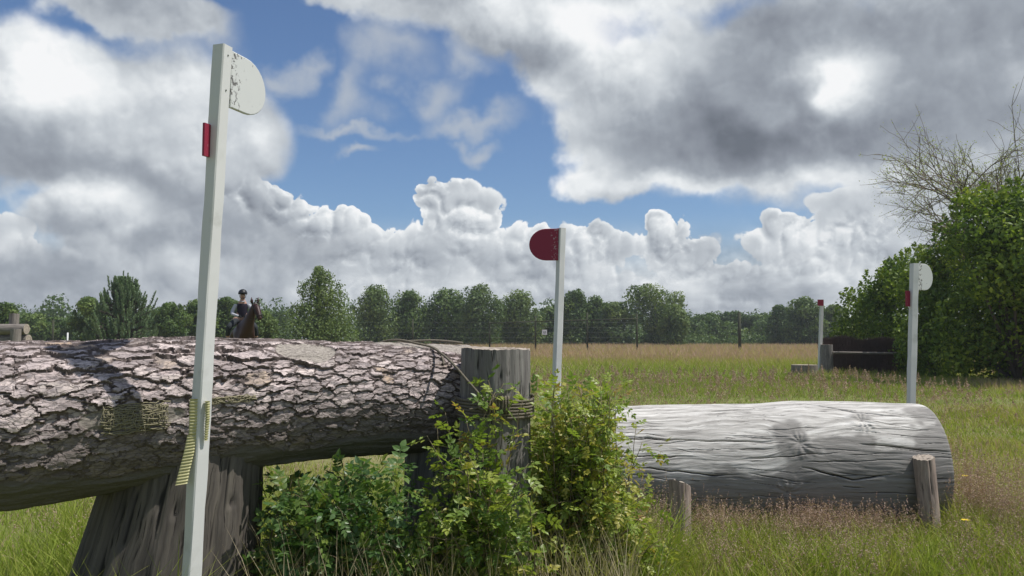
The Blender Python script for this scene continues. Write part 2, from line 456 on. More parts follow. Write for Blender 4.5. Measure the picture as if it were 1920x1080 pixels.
# pine bark: plates and the fissures between them
def barkmat(name, plate):
    m, e, b = mat(name, 0.85, 0.25)
    uv = coords(e, 'UV'); t = attr(e, 'tint')
    n = e.noise(e.v('MULTIPLY', uv, (22, 48, 1)), 1.0, 6, 0.6, 0.6)
    n2 = e.noise(e.v('MULTIPLY', uv, (70, 190, 1)), 1.0, 5, 0.65, 0.8)
    if plate:
        c = e.ramp(t, [(0.0, (0.47, 0.39, 0.37)), (0.35, (0.66, 0.555, 0.53)), (0.62, (0.37, 0.31, 0.295)), (0.80, (0.72, 0.61, 0.57)), (0.93, (0.50, 0.43, 0.39)), (1.0, (0.50, 0.36, 0.24))])
        c = e.mix(e.ss(n, 0.42, 0.66), c, (0.26, 0.225, 0.22, 1))
        c = e.mix(e.ss(n2, 0.54, 0.66), c, (0.17, 0.14, 0.135, 1))
        uw = e.v('MULTIPLY_ADD', e.v('SUBTRACT', e.noise(uv, 40.0, 3, 0.6, color=True), (0.5, 0.5, 0.5)), (0.035, 0.02, 0), uv)
        ed = e.voro(e.v('MULTIPLY', uw, (24, 62, 1)), 1.0, 0, feature='DISTANCE_TO_EDGE')
        fi = e.ss(ed, 0.07, 0.0)
        c = e.mix(e.m('MULTIPLY', fi, 0.55), c, (0.12, 0.10, 0.095, 1))
        c = e.mix(e.m('MULTIPLY', e.ss(e.noise(uv, 9.0, 4, 0.6), 0.48, 0.64), 0.45), c, (0.20, 0.17, 0.16, 1))
        c = e.mix(e.ss(attr(e, 'rim'), 0.6, 0.1), c, (0.20, 0.165, 0.155, 1))
    else:
        c = e.ramp(n, [(0.25, (0.055, 0.045, 0.042)), (0.5, (0.12, 0.095, 0.088)), (0.75, (0.21, 0.175, 0.16))])
        bare = e.mix(e.ss(n2, 0.40, 0.60), (0.40, 0.36, 0.31, 1), (0.20, 0.175, 0.155, 1))
        c = e.mix(e.ss(attr(e, 'bare'), 0.35, 0.65), c, bare)
    c = e.mix(e.m('MULTIPLY', attr(e, 'low'), 0.72), c, (0.11, 0.092, 0.08, 1))  # shade on the log's lower half painted into the bark colour
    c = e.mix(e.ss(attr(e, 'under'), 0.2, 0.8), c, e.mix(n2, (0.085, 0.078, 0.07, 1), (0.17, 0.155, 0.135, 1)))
    e.t.links.new(c, b.inputs['Base Color'])
    bump(e, b, e.m('SUBTRACT', e.m('MULTIPLY_ADD', n2, 0.5, n), e.m('MULTIPLY', fi, 0.5)) if plate else e.m('MULTIPLY_ADD', n2, 0.5, n), 0.75, 0.008)
    return m
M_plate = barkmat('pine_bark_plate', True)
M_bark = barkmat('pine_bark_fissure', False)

# silvered bare timber; UV u runs along the grain
def timber(name, light_, mid, dark, su=3.0, sv=60.0, crack=0.62, bumpd=0.006, warm=None):
    m, e, b = mat(name, 0.85, 0.2)
    uv = coords(e, 'UV')
    uvw = e.v('MULTIPLY_ADD', e.v('SUBTRACT', e.noise(uv, 5.0, 3, 0.5, color=True), (0.5, 0.5, 0.5)), (0.03, 0.05, 0), uv)
    g = e.noise(e.v('MULTIPLY', uvw, (su, sv, 1)), 1.0, 6, 0.62)
    blot = e.noise(e.v('MULTIPLY', uv, (3.0, 6.0, 1)), 1.0, 5, 0.6)
    g2 = e.noise(e.v('MULTIPLY', uvw, (su * 2.5, sv * 3.2, 1)), 1.0, 4, 0.6)
    c = e.ramp(g, [(0.28, dark), (0.47, mid), (0.68, light_)])
    c = e.mix(e.m('MULTIPLY', e.ss(blot, 0.50, 0.70), 0.55), c, (*mid, 1))
    c = e.mix(e.m('MULTIPLY', e.ss(blot, 0.62, 0.72), 0.5), c, (*dark, 1))
    if warm: c = e.mix(e.m('MULTIPLY', e.ss(blot, 0.45, 0.30), 0.5), c, (*warm, 1))
    c = e.mix(e.ss(g2, crack, crack + 0.05), c, tuple(v * 0.6 for v in dark) + (1,))
    c = e.mix(e.m('MULTIPLY', e.ss(e.m('MULTIPLY_ADD', e.m('SUBTRACT', g, 0.5), 1.5, attr(e, 'stain')), 0.3, 0.9), 0.75), c, tuple(v * 1.1 for v in dark) + (1,))
    c = e.mix(e.ss(attr(e, 'crack'), 0.3, 0.8), c, (0.03, 0.027, 0.025, 1))
    e.t.links.new(c, b.inputs['Base Color'])
    bump(e, b, e.m('MULTIPLY_ADD', e.ss(g2, crack + 0.05, crack - 0.02), 0.5, g), 0.6, bumpd)
    return m
M_silver = timber('silvered_wood', (0.72, 0.70, 0.66), (0.43, 0.41, 0.38), (0.15, 0.14, 0.13), 3.2, 42)
M_stump = timber('weathered_stump', (0.27, 0.255, 0.235), (0.17, 0.158, 0.148), (0.075, 0.066, 0.062), 2.2, 36, 0.60, 0.008)
M_base = timber('dark_trunk', (0.17, 0.15, 0.125), (0.105, 0.092, 0.08), (0.045, 0.04, 0.036), 2.0, 30, 0.60, 0.01)
M_stake = timber('stake_wood', (0.42, 0.35, 0.29), (0.29, 0.23, 0.19), (0.13, 0.10, 0.085), 4.0, 50, 0.64, 0.004)
M_end = timber('cut_end_grain', (0.46, 0.40, 0.33), (0.32, 0.27, 0.22), (0.16, 0.13, 0.11), 14, 14, 0.62, 0.003)
M_far_wood = timber('far_wood', (0.30, 0.27, 0.24), (0.20, 0.175, 0.155), (0.10, 0.085, 0.075), 3, 30)

M_rope, e, b = mat('weathered_rope', 0.9, 0.1)
tw = e.noise(coords(e), 140, 3, 0.6)
e.t.links.new(e.mix(tw, (0.08, 0.07, 0.055, 1), (0.25, 0.22, 0.17, 1)), b.inputs['Base Color']); bump(e, b, tw, 0.8, 0.004)
M_strap, e, b = mat('yellowed_ribbed_plastic', 0.5, 0.35)
e.t.links.new(e.mix(e.noise(coords(e), 30, 4), (0.34, 0.32, 0.15, 1), (0.50, 0.47, 0.25, 1)), b.inputs['Base Color'])
M_hess, e, b = mat('hessian', 0.95, 0.05)
e.t.links.new(e.mix(e.noise(coords(e), 40, 4), (0.17, 0.155, 0.10, 1), (0.32, 0.29, 0.19, 1)), b.inputs['Base Color'])

def plain(name, col, rough=0.7, spec=0.3, var=0.25, scale=20):
    m, e, b = mat(name, rough, spec)
    n = e.noise(coords(e), scale, 4, 0.6)
    e.t.links.new(e.mix(n, tuple(v * (1 - var) for v in col) + (1,), tuple(min(1, v * (1 + var)) for v in col) + (1,)), b.inputs['Base Color'])
    return m

# foliage
M_rose = leafmat('rose_leaf', [(0.0, (0.09, 0.16, 0.035)), (0.5, (0.21, 0.29, 0.055)), (0.85, (0.32, 0.36, 0.07)), (0.97, (0.40, 0.35, 0.08)), (1.0, (0.36, 0.19, 0.08))], 0.38, 0.4, 0.4)
M_rose_shaded = leafmat('rose_leaf_shaded', [(0.0, (0.055, 0.12, 0.04)), (0.6, (0.11, 0.19, 0.05)), (0.95, (0.22, 0.27, 0.05)), (1.0, (0.28, 0.24, 0.06))], 0.38, 0.4, 0.4)  # darker copy of the rose leaf, the log's shade put into its colour
M_stem = plain('rose_stem', (0.16, 0.13, 0.075))
M_grass = leafmat('grass_blade', [(0.0, (0.13, 0.19, 0.03)), (0.35, (0.25, 0.31, 0.05)), (0.6, (0.34, 0.34, 0.09)), (0.8, (0.37, 0.26, 0.195)), (1.0, (0.42, 0.285, 0.245))], 0.35, 0.6, 0.15)
M_straw = leafmat('straw', [(0.0, (0.26, 0.22, 0.12)), (0.5, (0.38, 0.32, 0.19)), (1.0, (0.50, 0.42, 0.28))], 0.3, 0.7, 0.2)
M_seed = leafmat('seed_head', [(0.0, (0.28, 0.18, 0.15)), (0.5, (0.38, 0.26, 0.21)), (1.0, (0.48, 0.38, 0.29))], 0.25, 0.8, 0.1)
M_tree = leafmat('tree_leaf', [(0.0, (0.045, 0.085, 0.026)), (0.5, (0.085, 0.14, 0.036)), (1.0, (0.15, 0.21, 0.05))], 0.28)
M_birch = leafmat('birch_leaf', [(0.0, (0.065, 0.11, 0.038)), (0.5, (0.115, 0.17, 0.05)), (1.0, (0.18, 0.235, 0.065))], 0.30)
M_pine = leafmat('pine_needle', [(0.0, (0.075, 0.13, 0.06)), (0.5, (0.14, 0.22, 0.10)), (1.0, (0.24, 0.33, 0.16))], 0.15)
M_hedge = leafmat('hedge_leaf', [(0.0, (0.05, 0.095, 0.018)), (0.5, (0.125, 0.19, 0.03)), (0.85, (0.29, 0.36, 0.045)), (1.0, (0.36, 0.40, 0.06))], 0.30, 0.5)
M_trunk = plain('tree_bark', (0.10, 0.085, 0.07), 0.9, 0.1, 0.4, 6)
M_birch_bark = plain('birch_bark', (0.45, 0.43, 0.40), 0.8, 0.2, 0.4, 4)
M_twig = plain('bare_twig', (0.17, 0.145, 0.11), 0.9, 0.1, 0.3, 8)
M_fence = plain('fence_timber', (0.055, 0.06, 0.038), 0.9, 0.1, 0.3, 5)
M_wire = plain('fence_wire', (0.18, 0.19, 0.18), 0.6, 0.3, 0.1, 5)
M_sign = plain('sign_white', (0.72, 0.73, 0.72), 0.5, 0.3, 0.04, 3)
M_ink = plain('sign_print', (0.10, 0.11, 0.12), 0.6, 0.2, 0.1, 9)

# ------------------------------------------------------------------ ground
def gz(x, y):
    """height of the ground"""
    x = np.asarray(x, dtype=np.float64); y = np.asarray(y, dtype=np.float64)
    n = 0.03 * fbm(x * 0.35 + 9, y * 0.35 + 3, 5, 3)
    return n * sstep(np.hypot(x, y), 0.5, 4) + 0.10 * fbm(x * 0.03 + 4, y * 0.03, 8, 2) * sstep(y, 15, 50)

def pinkness(x, y):
    """share of brown seeding grass, 0..1"""
    n = fbm(x * 0.22 + 31, y * 0.12 + 7, 21, 4)
    far = sstep(y + 4.0 * n, 24, 46)
    right = sstep(n + 0.35 * sstep(x, 2.0, 4.2) * sstep(6.5, y, y + 0.1) - 0.25, 0, 0.4)
    side = sstep(n * 2.2 + (x - 0.30 * y) * 0.28, 0.55, 1.5) * sstep(y, 9, 13) * 0.8
    near = sstep(n, 0.10, 0.50) * 0.45
    return np.clip(np.maximum.reduce([far, near, side]), 0, 1)

def ground():
    a = np.concatenate([-np.geomspace(1500, 12, 40), np.linspace(-11, 11, 90), np.geomspace(12, 1500, 40)])
    ys = np.concatenate([[-1500, -400, -100, -30, -10], np.linspace(-4, 30, 130), np.geomspace(31, 1500, 60)])
    X, Y = np.meshgrid(a, ys, indexing='ij')
    V = np.stack([X, Y, gz(X, Y)], -1).reshape(-1, 3)
    nx, ny = X.shape
    i, j = np.meshgrid(np.arange(nx - 1), np.arange(ny - 1), indexing='ij')
    q = np.stack([i * ny + j, (i + 1) * ny + j, (i + 1) * ny + j + 1, i * ny + j + 1], -1).reshape(-1, 4)
    m, e, b = mat('meadow_ground', 0.95, 0.05)
    oc = coords(e)
    n = e.noise(oc, 1.2, 6, 0.65); n3 = e.noise(oc, 14, 5, 0.7)
    green = e.ramp(n, [(0.3, (0.12, 0.15, 0.042)), (0.5, (0.17, 0.195, 0.06)), (0.7, (0.22, 0.22, 0.09))])
    pink = e.ramp(n, [(0.3, (0.25, 0.195, 0.115)), (0.55, (0.32, 0.225, 0.165)), (0.75, (0.38, 0.26, 0.20))])
    c = e.mix(attr(e, 'tint'), green, pink)
    c = e.mix(e.m('MULTIPLY', e.ss(n3, 0.5, 0.7), 0.35), c, (0.11, 0.11, 0.05, 1))
    e.t.links.new(c, b.inputs['Base Color']); bump(e, b, n3, 0.6, 0.05)
    o = obj('ground', V, q, mat=m, tint=pinkness(X, Y).ravel())
    tag(o, kind='structure')
ground()

def rot_blades(n, base, h, wd, lean, seed, curve=0.35, nseg=2, taper=True):
    """n grass blades; arrays base (n,3), h, wd, lean; returns V, Q, T, owner"""
    r = np.random.default_rng(seed)
    yaw = r.random(n) * 2 * math.pi
    side = np.stack([np.cos(yaw), np.sin(yaw), np.zeros(n)], 1)
    la = r.random(n) * 2 * math.pi
    ld = np.stack([np.cos(la), np.sin(la), np.zeros(n)], 1)
    up = np.array([0, 0, 1.0])
    pts = []
    for k, f in enumerate(np.linspace(0, 1, nseg + 1)):
        c = base + up * (h * f * (1 - 0.25 * lean * f))[:, None] + ld * (lean * h * (f ** 2))[:, None]
        if k < nseg:
            w_ = (wd * (1 - 0.45 * f) * 0.5)[:, None]
            pts += [c - side * w_, c + side * w_]
        else: pts.append(c)
    m = 2 * nseg + 1
    V = np.stack(pts, 1).reshape(-1, 3)
    o = (np.arange(n) * m)[:, None]
    Q = np.concatenate([o + np.array([2 * k, 2 * k + 1, 2 * k + 3, 2 * k + 2]) for k in range(nseg - 1)]) if nseg > 1 else None
    T = o + np.array([2 * nseg - 2, 2 * nseg - 1, 2 * nseg])
    return V, Q, T, m

def in_log(x, y):
    bad = (np.abs(y - 5.15) < 0.33) & (x > 0.4) & (x < 2.6)
    return bad

def field_grass():
    r = np.random.default_rng(11)
    mb = MB()
    # near and middle field, density falls with the distance
    zones = [(2.2, 4.2, 1500, 0.26), (4.2, 7.5, 1500, 0.14), (7.5, 13, 900, 0.15), (13, 24, 330, 0.16), (24, 45, 90, 0.26), (45, 110, 15, 0.40)]
    for zi, (d0, d1, rho, hh) in enumerate(zones):
        hw = 0.70 if d1 < 14 else 0.85
        area = hw * (d1 ** 2 - d0 ** 2)
        n = int(area * rho)
        y = np.sqrt(r.random(n) * (d1 ** 2 - d0 ** 2) + d0 ** 2)
        x = (r.random(n) * 2 - 1) * hw * y
        keep = ~in_log(x, y)
        # hidden wholly behind the near log: thin out
        hid = (y > 7.5) & (x < -0.06 * y)
        keep &= ~(hid & (y < 60) & (r.random(n) < 0.6))
        x, y = x[keep], y[keep]; n = len(x)
        pk = pinkness(x, y); cl = fbm(x * 1.7, y * 1.7, 33, 3)
        mown = sstep(y, 6.4, 7.4) * sstep(24, y, y + 0.01) if False else ((y > 6.2) & (y < 16)).astype(float) * sstep(0.6 - pk, 0, 0.4)
        h = hh * (0.5 + 0.8 * r.random(n)) * (1 + 0.45 * cl) * (1 - 0.55 * mown) * (0.85 + 0.5 * pk)
        dist = np.hypot(x, y)
        wd = 0.0035 * np.maximum(1, dist / 4.5) * (0.7 + 0.6 * r.random(n))
        base = np.stack([x, y, gz(x, y) - 0.005], 1)
        V, Q, T, m = rot_blades(n, base, h, wd, 0.25 + 0.6 * r.random(n), 100 + zi, nseg=3 if d1 < 8 else (2 if d1 < 20 else 1))
        t = np.clip(0.18 + 0.22 * r.random(n) + 0.15 * cl + 0.60 * pk * (0.5 + 0.6 * r.random(n)), 0, 1)
        dry = r.random(n) < 0.17; t[dry] = 0.75 + 0.25 * r.random(dry.sum())
        mb.add(V, Q, T, np.repeat(t, m))
    o = mb.build('field_grass', M_grass); tag(o, 'short and tufted meadow grass covering the whole field', 'grass', kind='stuff')

    # lusher long grass along the fences
    mb = MB()
    def clump_zone(n, xr, yr, h, hv, tint, seed, lean=0.6, w_=0.005):
        r2 = np.random.default_rng(seed)
        k = max(1, n // 45)
        cxs = r2.uniform(*xr, k); cys = r2.uniform(*yr, k)
        i = r2.integers(0, k, n)
        x = cxs[i] + r2.normal(0, 0.06, n); y = cys[i] + r2.normal(0, 0.06, n)
        ok = ~in_log(x, y) & ~((np.abs(x / y - 0.209) < 0.014) & (r2.random(n) < 0.8)); x, y, i = x[ok], y[ok], i[ok]; n = len(x)
        hs = h * (1 + hv * (r2.random(k)[i] - 0.5)) * (0.45 + 0.75 * r2.random(n))
        base = np.stack([x, y, gz(x, y) - 0.005], 1)
        V, Q, T, m = rot_blades(n, base, hs, np.full(n, w_) * (0.6 + 0.8 * r2.random(n)), lean * (0.3 + r2.random(n)), seed + 1, nseg=4)
        t = np.clip(tint + 0.05 + 0.35 * (r2.random(k)[i] - 0.5) + 0.2 * (r2.random(n) - 0.5), 0, 1)
        mb.add(V, Q, T, np.repeat(t, m))
    clump_zone(26000, (0.7, 3.0), (3.75, 4.75), 0.17, 1.0, 0.38, 201)
    clump_zone(9000, (0.5, 2.9), (4.55, 4.80), 0.15, 1.0, 0.30, 203)
    clump_zone(7000, (2.5, 3.6), (4.2, 5.6), 0.24, 0.8, 0.45, 205)
    clump_zone(6000, (-2.6, -1.0), (3.4, 5.2), 0.30, 0.8, 0.32, 207)
    clump_zone(7000, (-0.9, 0.8), (3.3, 4.2), 0.36, 0.8, 0.35, 209)
    clump_zone(2500, (-1.9, -1.15), (2.35, 2.9), 0.36, 0.8, 0.36, 211)
    clump_zone(5000, (0.3, 3.0), (5.6, 6.2), 0.24, 0.8, 0.45, 213)
    o = mb.build('long_grass', M_grass); tag(o, 'long bright green grass clumps in front of the pale log', 'grass', kind='stuff')

    # dry brown stems below the rose bushes
    mb = MB(); r = np.random.default_rng(55)
    n = 1300
    x = r.uniform(-0.92, 0.50, n); y = r.uniform(2.75, 3.5, n)
    h = 0.25 + 0.33 * r.random(n)
    V, Q, T, m = rot_blades(n, np.stack([x, y, gz(x, y)], 1), h, np.full(n, 0.0030), 0.15 + 0.25 * r.random(n), 56, nseg=4)
    mb.add(V, Q, T, np.repeat(0.5 + 0.5 * r.random(n), m))
    o = mb.build('dry_grass_stems', M_straw); tag(o, 'thin dry straw coloured stems below the rose bushes', 'dry grass', kind='stuff')

    # reddish seed heads (fine panicles on stalks)
    mb = MB(); r = np.random.default_rng(77)
    spots = []
    def patch(n, xr, yr, h0, h1): 
        for _ in range(n): spots.append((r.uniform(*xr), r.uniform(*yr), r.uniform(h0, h1)))
    patch(200, (0.95, 2.35), (4.50, 4.78), 0.12, 0.24)
    for cx_, w_, k in ((1.05, 0.10, 120), (1.25, 0.08, 60), (1.62, 0.10, 140), (1.82, 0.12, 190), (2.15, 0.06, 60), (0.85, 0.1, 90)):
        for _ in range(k): spots.append((r.normal(cx_, w_), r.uniform(4.45, 4.78), r.uniform(0.14, 0.31)))
    for _ in range(420): spots.append((r.normal(2.80, 0.13), r.normal(4.85, 0.25), r.uniform(0.28, 0.52)))
    patch(620, (0.7, 3.2), (3.6, 4.6), 0.16, 0.36)
    patch(160, (0.4, 1.0), (3.6, 4.4), 0.3, 0.5)
    patch(220, (2.9, 4.2), (4.2, 7.5), 0.2, 0.42)
    patch(120, (-2.8, -1.2), (3.6, 5.6), 0.25, 0.5)
    patch(900, (-1.0, 9.0), (9.5, 22), 0.2, 0.5)
    for (x, y, h) in spots:
        if in_log(np.array(x), np.array(y)): continue
        if y < 4.7 and (abs(x / y - 0.209) < 0.016 or abs(x / y - 0.514) < 0.014): continue
        z = float(gz(x, y)); ln = r.normal(0, 0.05, 2)
        d_ = math.hypot(x, y); s = max(1.0, d_ / 5)
        top = np.array([x + ln[0], y + ln[1], z + h]); bot = np.array([x, y, z])
        wv = 0.0008 * s
        mb.add([bot + [wv, 0, 0], bot - [wv, 0, 0], top], None, [(0, 1, 2)], 0.6)
        k = 46; L = h * 0.42
        f = r.random(k) ** 0.8
        ang = r.random(k) * 6.283; rr = 0.045 * (0.25 + f * 0.9) * (1.05 - 0.9 * (1 - f)) * (0.3 + 0.7 * r.random(k)) * (1 if d_ < 8 else 1.4)
        c = top[None] + (bot - top)[None] / h * (L * f)[:, None] + np.stack([np.cos(ang) * rr, np.sin(ang) * rr, rr * 0.35], 1)
        u = r.normal(0, 1, (k, 3)); u /= np.linalg.norm(u, axis=1)[:, None]; v = r.normal(0, 1, (k, 3)); v /= np.linalg.norm(v, axis=1)[:, None]
        sz = 0.0042 * s * (0.6 + 0.7 * r.random(k))[:, None]
        tri = np.stack([c - u * sz, c + u * sz, c + v * sz * 1.2], 1).reshape(-1, 3)
        mb.add(tri, None, np.arange(k * 3).reshape(-1, 3), np.repeat(np.clip(r.normal(0.5, 0.3, k), 0, 1), 3))
    o = mb.build('seeding_grass', M_seed); tag(o, 'reddish brown feathery seed heads standing along the pale log and in the field', 'grass', kind='stuff')
field_grass()

# ------------------------------------------------------------------ logs
def log_grid(cs, rs, th, disp=None):
    """cs (n,3) centres, rs (n,), th (m,) angles; returns V (n,m,3), s (n,), a (n,m)"""
    cs = np.asarray(cs, dtype=np.float64)
    T, N, B = frames(cs)
    s = np.concatenate([[0], np.cumsum(np.linalg.norm(np.diff(cs, axis=0), axis=1))])
    rm = float(np.mean(rs))
    A_ = th[None, :] * rm + 0 * s[:, None]
    R = rs[:, None] + (disp if disp is not None else 0)
    V = cs[:, None, :] + R[..., None] * (np.cos(th)[None, :, None] * N[:, None, :] + np.sin(th)[None, :, None] * B[:, None, :])
    return V, s, A_

def grid_quads(n, m, off=0):
    i, j = np.meshgrid(np.arange(n - 1), np.arange(m), indexing='ij')
    j2 = (j + 1) % m
    return (np.stack([i * m + j, i * m + j2, (i + 1) * m + j2, (i + 1) * m + j], -1).reshape(-1, 4) + off)

def uvs(s, A_): return np.stack([np.broadcast_to(s[:, None], A_.shape), A_], -1).reshape(-1, 2)

def cap_obj(name, ring, centre, parent, m, out, seed=0, rings=10, rough=0.006):
    """uneven sawn end closing a log"""
    ring = np.asarray(ring); n = len(ring); centre = np.asarray(centre)
    V = []; U = []
    for k in range(rings + 1):
        f = 1 - k / rings * 0.999
        p = centre + (ring - centre) * f
        a = np.arange(n) * 2 * math.pi / n
        wob = rough * fbm(np.cos(a) * f * 3 + 5, np.sin(a) * f * 3 + 5, seed, 3) * (1 if k else 0)
        V.append(p + np.asarray(out)[None] * wob[:, None])
        U.append(np.stack([np.full(n, f * 0.3), a * 0.05], 1))
    q = grid_quads(rings + 1, n)
    o = obj(name, np.concatenate(V), q, None, m, parent, uv=np.concatenate(U), tint=np.zeros(n * (rings + 1)))
    return o

def big_bark_log():
    root = empty('bark_log', P(430, 760, 3.1), 'thick pine log with flaking pinkish grey bark, raised as the rail of the near jump', 'log')
    ks = np.array([-0.85, 0.0, 0.329, 0.656, 0.90, 1.19, 1.56, 1.766, 1.90])
    kc = np.array([-0.305, -0.301, -0.283, -0.269, -0.256, -0.254, -0.262, -0.268, -0.268])
    kr = np.array([0.29, 0.284, 0.271, 0.262, 0.249, 0.238, 0.240, 0.243, 0.243])
    ax = np.array([0.843, 0.538])
    S_ = np.linspace(-0.85, 1.81, 550)
    C = np.zeros((len(S_), 3))
    C[:, 0] = -1.76 + ax[0] * S_; C[:, 1] = 2.75 + 0.10 + ax[1] * S_; C[:, 2] = EYE + np.interp(S_, ks, kc)
    r0 = np.interp(S_, ks, kr)
    th = np.concatenate([np.linspace(-0.45, 2.75, 300, endpoint=False), np.linspace(2.75, 2 * math.pi - 0.45, 60, endpoint=False)])
    rm = 0.26
    s2, t2 = np.meshgrid(S_, th, indexing='ij'); a2 = t2 * rm
    # voronoi plates in a stretched, warped chart
    sxl = np.interp(S_, [-0.85, 0.4, 1.2, 1.88], [0.125, 0.110, 0.078, 0.060])
    p1 = np.concatenate([[0], np.cumsum(np.diff(S_) / sxl[1:])])
    sy_ = np.interp(S_, [-0.85, 0.6, 1.88], [0.044, 0.040, 0.034])
    p = p1[:, None] + 0.45 * fbm(s2 * 13, a2 * 26, 3, 3) + 0.38 * fbm(s2 * 40, a2 * 80, 31, 3)
    q = a2 / sy_[:, None] + 0.50 * fbm(s2 * 11 + 9, a2 * 22, 4, 3) + 0.42 * fbm(s2 * 38 + 3, a2 * 70, 32, 3) + 0.4 * np.sin(s2 * 5)
    r = np.random.default_rng(5)
    gi, gj = np.meshgrid(np.arange(int(p.min()) - 2, int(p.max()) + 3), np.arange(int(q.min()) - 2, int(q.max()) + 3), indexing='ij')
    J = r.random(gi.shape + (2,)) * 0.95
    i0, j0 = gi[0, 0], gj[0, 0]
    F1 = np.full(p.shape, 9.0); F2 = np.full(p.shape, 9.0); ID = np.zeros(p.shape, dtype=int)
    pi = np.floor(p).astype(int); qi = np.floor(q).astype(int)
    for di in (-2, -1, 0, 1, 2):
        for dj in (-2, -1, 0, 1, 2):
            ci = np.clip(pi + di - i0, 0, gi.shape[0] - 1); cj = np.clip(qi + dj - j0, 0, gi.shape[1] - 1)
            dx = pi + di + J[ci, cj, 0] - p; dy = qi + dj + J[ci, cj, 1] - q
            d_ = np.sqrt(dx * dx + dy * dy); idn = ci * gi.shape[1] + cj
            m1 = d_ < F1; F2 = np.where(m1, F1, np.minimum(F2, d_)); ID = np.where(m1, idn, ID); F1 = np.where(m1, d_, F1)
    e = F2 - F1
    rc = r.random(gi.size); tl = r.normal(0, 1, (gi.size, 2)); rt = r.random(gi.size)
    loc_p = p - (gi.ravel() + J[..., 0].ravel())[ID]; loc_q = q - (gj.ravel() + J[..., 1].ravel())[ID]
    # masks
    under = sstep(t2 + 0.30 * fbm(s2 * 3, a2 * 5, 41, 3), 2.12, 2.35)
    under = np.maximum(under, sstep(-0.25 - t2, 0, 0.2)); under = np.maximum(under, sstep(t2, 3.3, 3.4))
    bn = 0.25 * fbm(s2 * 6, a2 * 6, 42, 3)
    bare = sstep(s2 * 0.9 - t2 * 0.95 + bn, 0.95, 1.05)
    bare = np.maximum(bare, sstep(1 - np.hypot((s2 - 1.0) / 0.13, (t2 - 0.62) / 0.26) + bn * 1.5, 0.0, 0.2))
    bare = np.maximum(bare, sstep(1 - np.hypot((s2 - 0.36) / 0.20, (t2 - 1.55) / 0.18) + bn * 0.8, 0.0, 0.2) * 0.9)
    wide = 0.07 + 0.10 * (0.5 + 0.5 * fbm(s2 * 5, a2 * 9, 91, 2)) ** 1.5
    edge = sstep(e, 0.0, wide)
    hgt = edge * (0.004 + 0.013 * rc[ID] ** 1.5 + 0.005 * tl[ID, 0] * loc_p + 0.016 * np.clip(loc_q + 0.15 * tl[ID, 1], -0.5, 0.6))
    ter = 0.5 + 0.5 * fbm(s2 * 20 + rc[ID] * 9, a2 * 34, 61, 3)
    hgt += edge * 0.006 * (np.floor(ter * 5) / 5 + 0.25 * (ter * 5 % 1) ** 4)
    plates = (1 - under) * (1 - bare)
    disp = hgt * plates * (0.72 + 0.5 * fbm(s2 * 2.2, a2 * 3.5, 97, 2)) * np.interp(s2, [0.9, 1.8], [0.95, 0.75]) * (0.55 + 0.45 * sstep(t2, 0.1, 0.8))
    disp += 0.012 * fbm(s2 * 1.6, t2 * 1.2, 70, 3) + 0.003 * fbm(s2 * 30, a2 * 60, 71, 3)
    disp += under * 0.010 * fbm(s2 * 3.0, a2 * 38, 72, 4) + bare * 0.004 * fbm(s2 * 4, a2 * 50, 73, 4)
    disp += under * 0.012
    V, s, A_ = log_grid(C, r0, th, disp)
    n, m = len(S_), len(th)
    V = V.reshape(-1, 3); Q = grid_quads(n, m)
    eF = (e * plates).ravel(); idF = ID.ravel()
    okv = (e.ravel() > 0.035) & (plates.ravel() > 0.55)
    fid = idF[Q]; same = (fid == fid[:, :1]).all(1) & okv[Q].all(1)
    ids, cnt = np.unique(fid[same, 0], return_counts=True)
    # the plates that can be seen from the front and the top, largest first
    cen = np.zeros(len(ids))
    order = np.argsort(-cnt)
    pick = [k for k in order if cnt[k] > 30][:300]
    chosen = set(ids[pick].tolist())
    tint_c = np.clip(rt + 0.0, 0, 1)
    is_pl = same & np.isin(fid[:, 0], list(chosen))
    UV = uvs(S_, a2); att = dict(low=sstep(t2 + 0.35 * fbm(s2 * 4, a2 * 8, 43, 3), 1.45, 2.05).ravel(), under=under.ravel(), bare=bare.ravel(), rim=np.clip(e.ravel() / 0.35, 0, 1))  # low: mask of the shade painted on the lower bark
    # keep each plate in one piece
    fq_i = np.flatnonzero(is_pl); o_ = np.argsort(fid[fq_i, 0], kind='stable'); fq_i = fq_i[o_]
    for blk_i in np.split(fq_i, np.flatnonzero(np.diff(fid[fq_i, 0])) + 1):
        u, inv = np.unique(Q[blk_i], return_inverse=True); inv = inv.reshape(-1, 4); lab = np.arange(len(u))
        while True:
            mn = lab[inv].min(1); new = lab.copy(); np.minimum.at(new, inv.ravel(), np.repeat(mn, 4))
            if (new == lab).all(): break
            lab = new
        fl = lab[inv[:, 0]]; v_, c_ = np.unique(fl, return_counts=True)
        is_pl[blk_i[fl != v_[np.argmax(c_)]]] = False
    # remaining body; small plates beyond the chosen ones keep their plate colour through a second slot
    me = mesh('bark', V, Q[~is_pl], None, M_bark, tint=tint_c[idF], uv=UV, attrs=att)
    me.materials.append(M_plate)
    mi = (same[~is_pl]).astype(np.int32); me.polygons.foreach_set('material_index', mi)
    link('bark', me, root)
    fq = Q[is_pl]; fi = fid[is_pl, 0]
    o_ = np.argsort(fi, kind='stable'); fq = fq[o_]; fi = fi[o_]
    cuts = np.flatnonzero(np.diff(fi)) + 1
    for blk in np.split(fq, cuts):
        u, inv = np.unique(blk, return_inverse=True)
        inv = inv.reshape(blk.shape)
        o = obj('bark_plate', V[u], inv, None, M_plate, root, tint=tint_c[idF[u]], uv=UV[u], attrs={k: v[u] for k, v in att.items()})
    cap_obj('cut_end', V.reshape(n, m, 3)[-1], C[-1], root, M_end, (ax[0], ax[1], 0), 3)
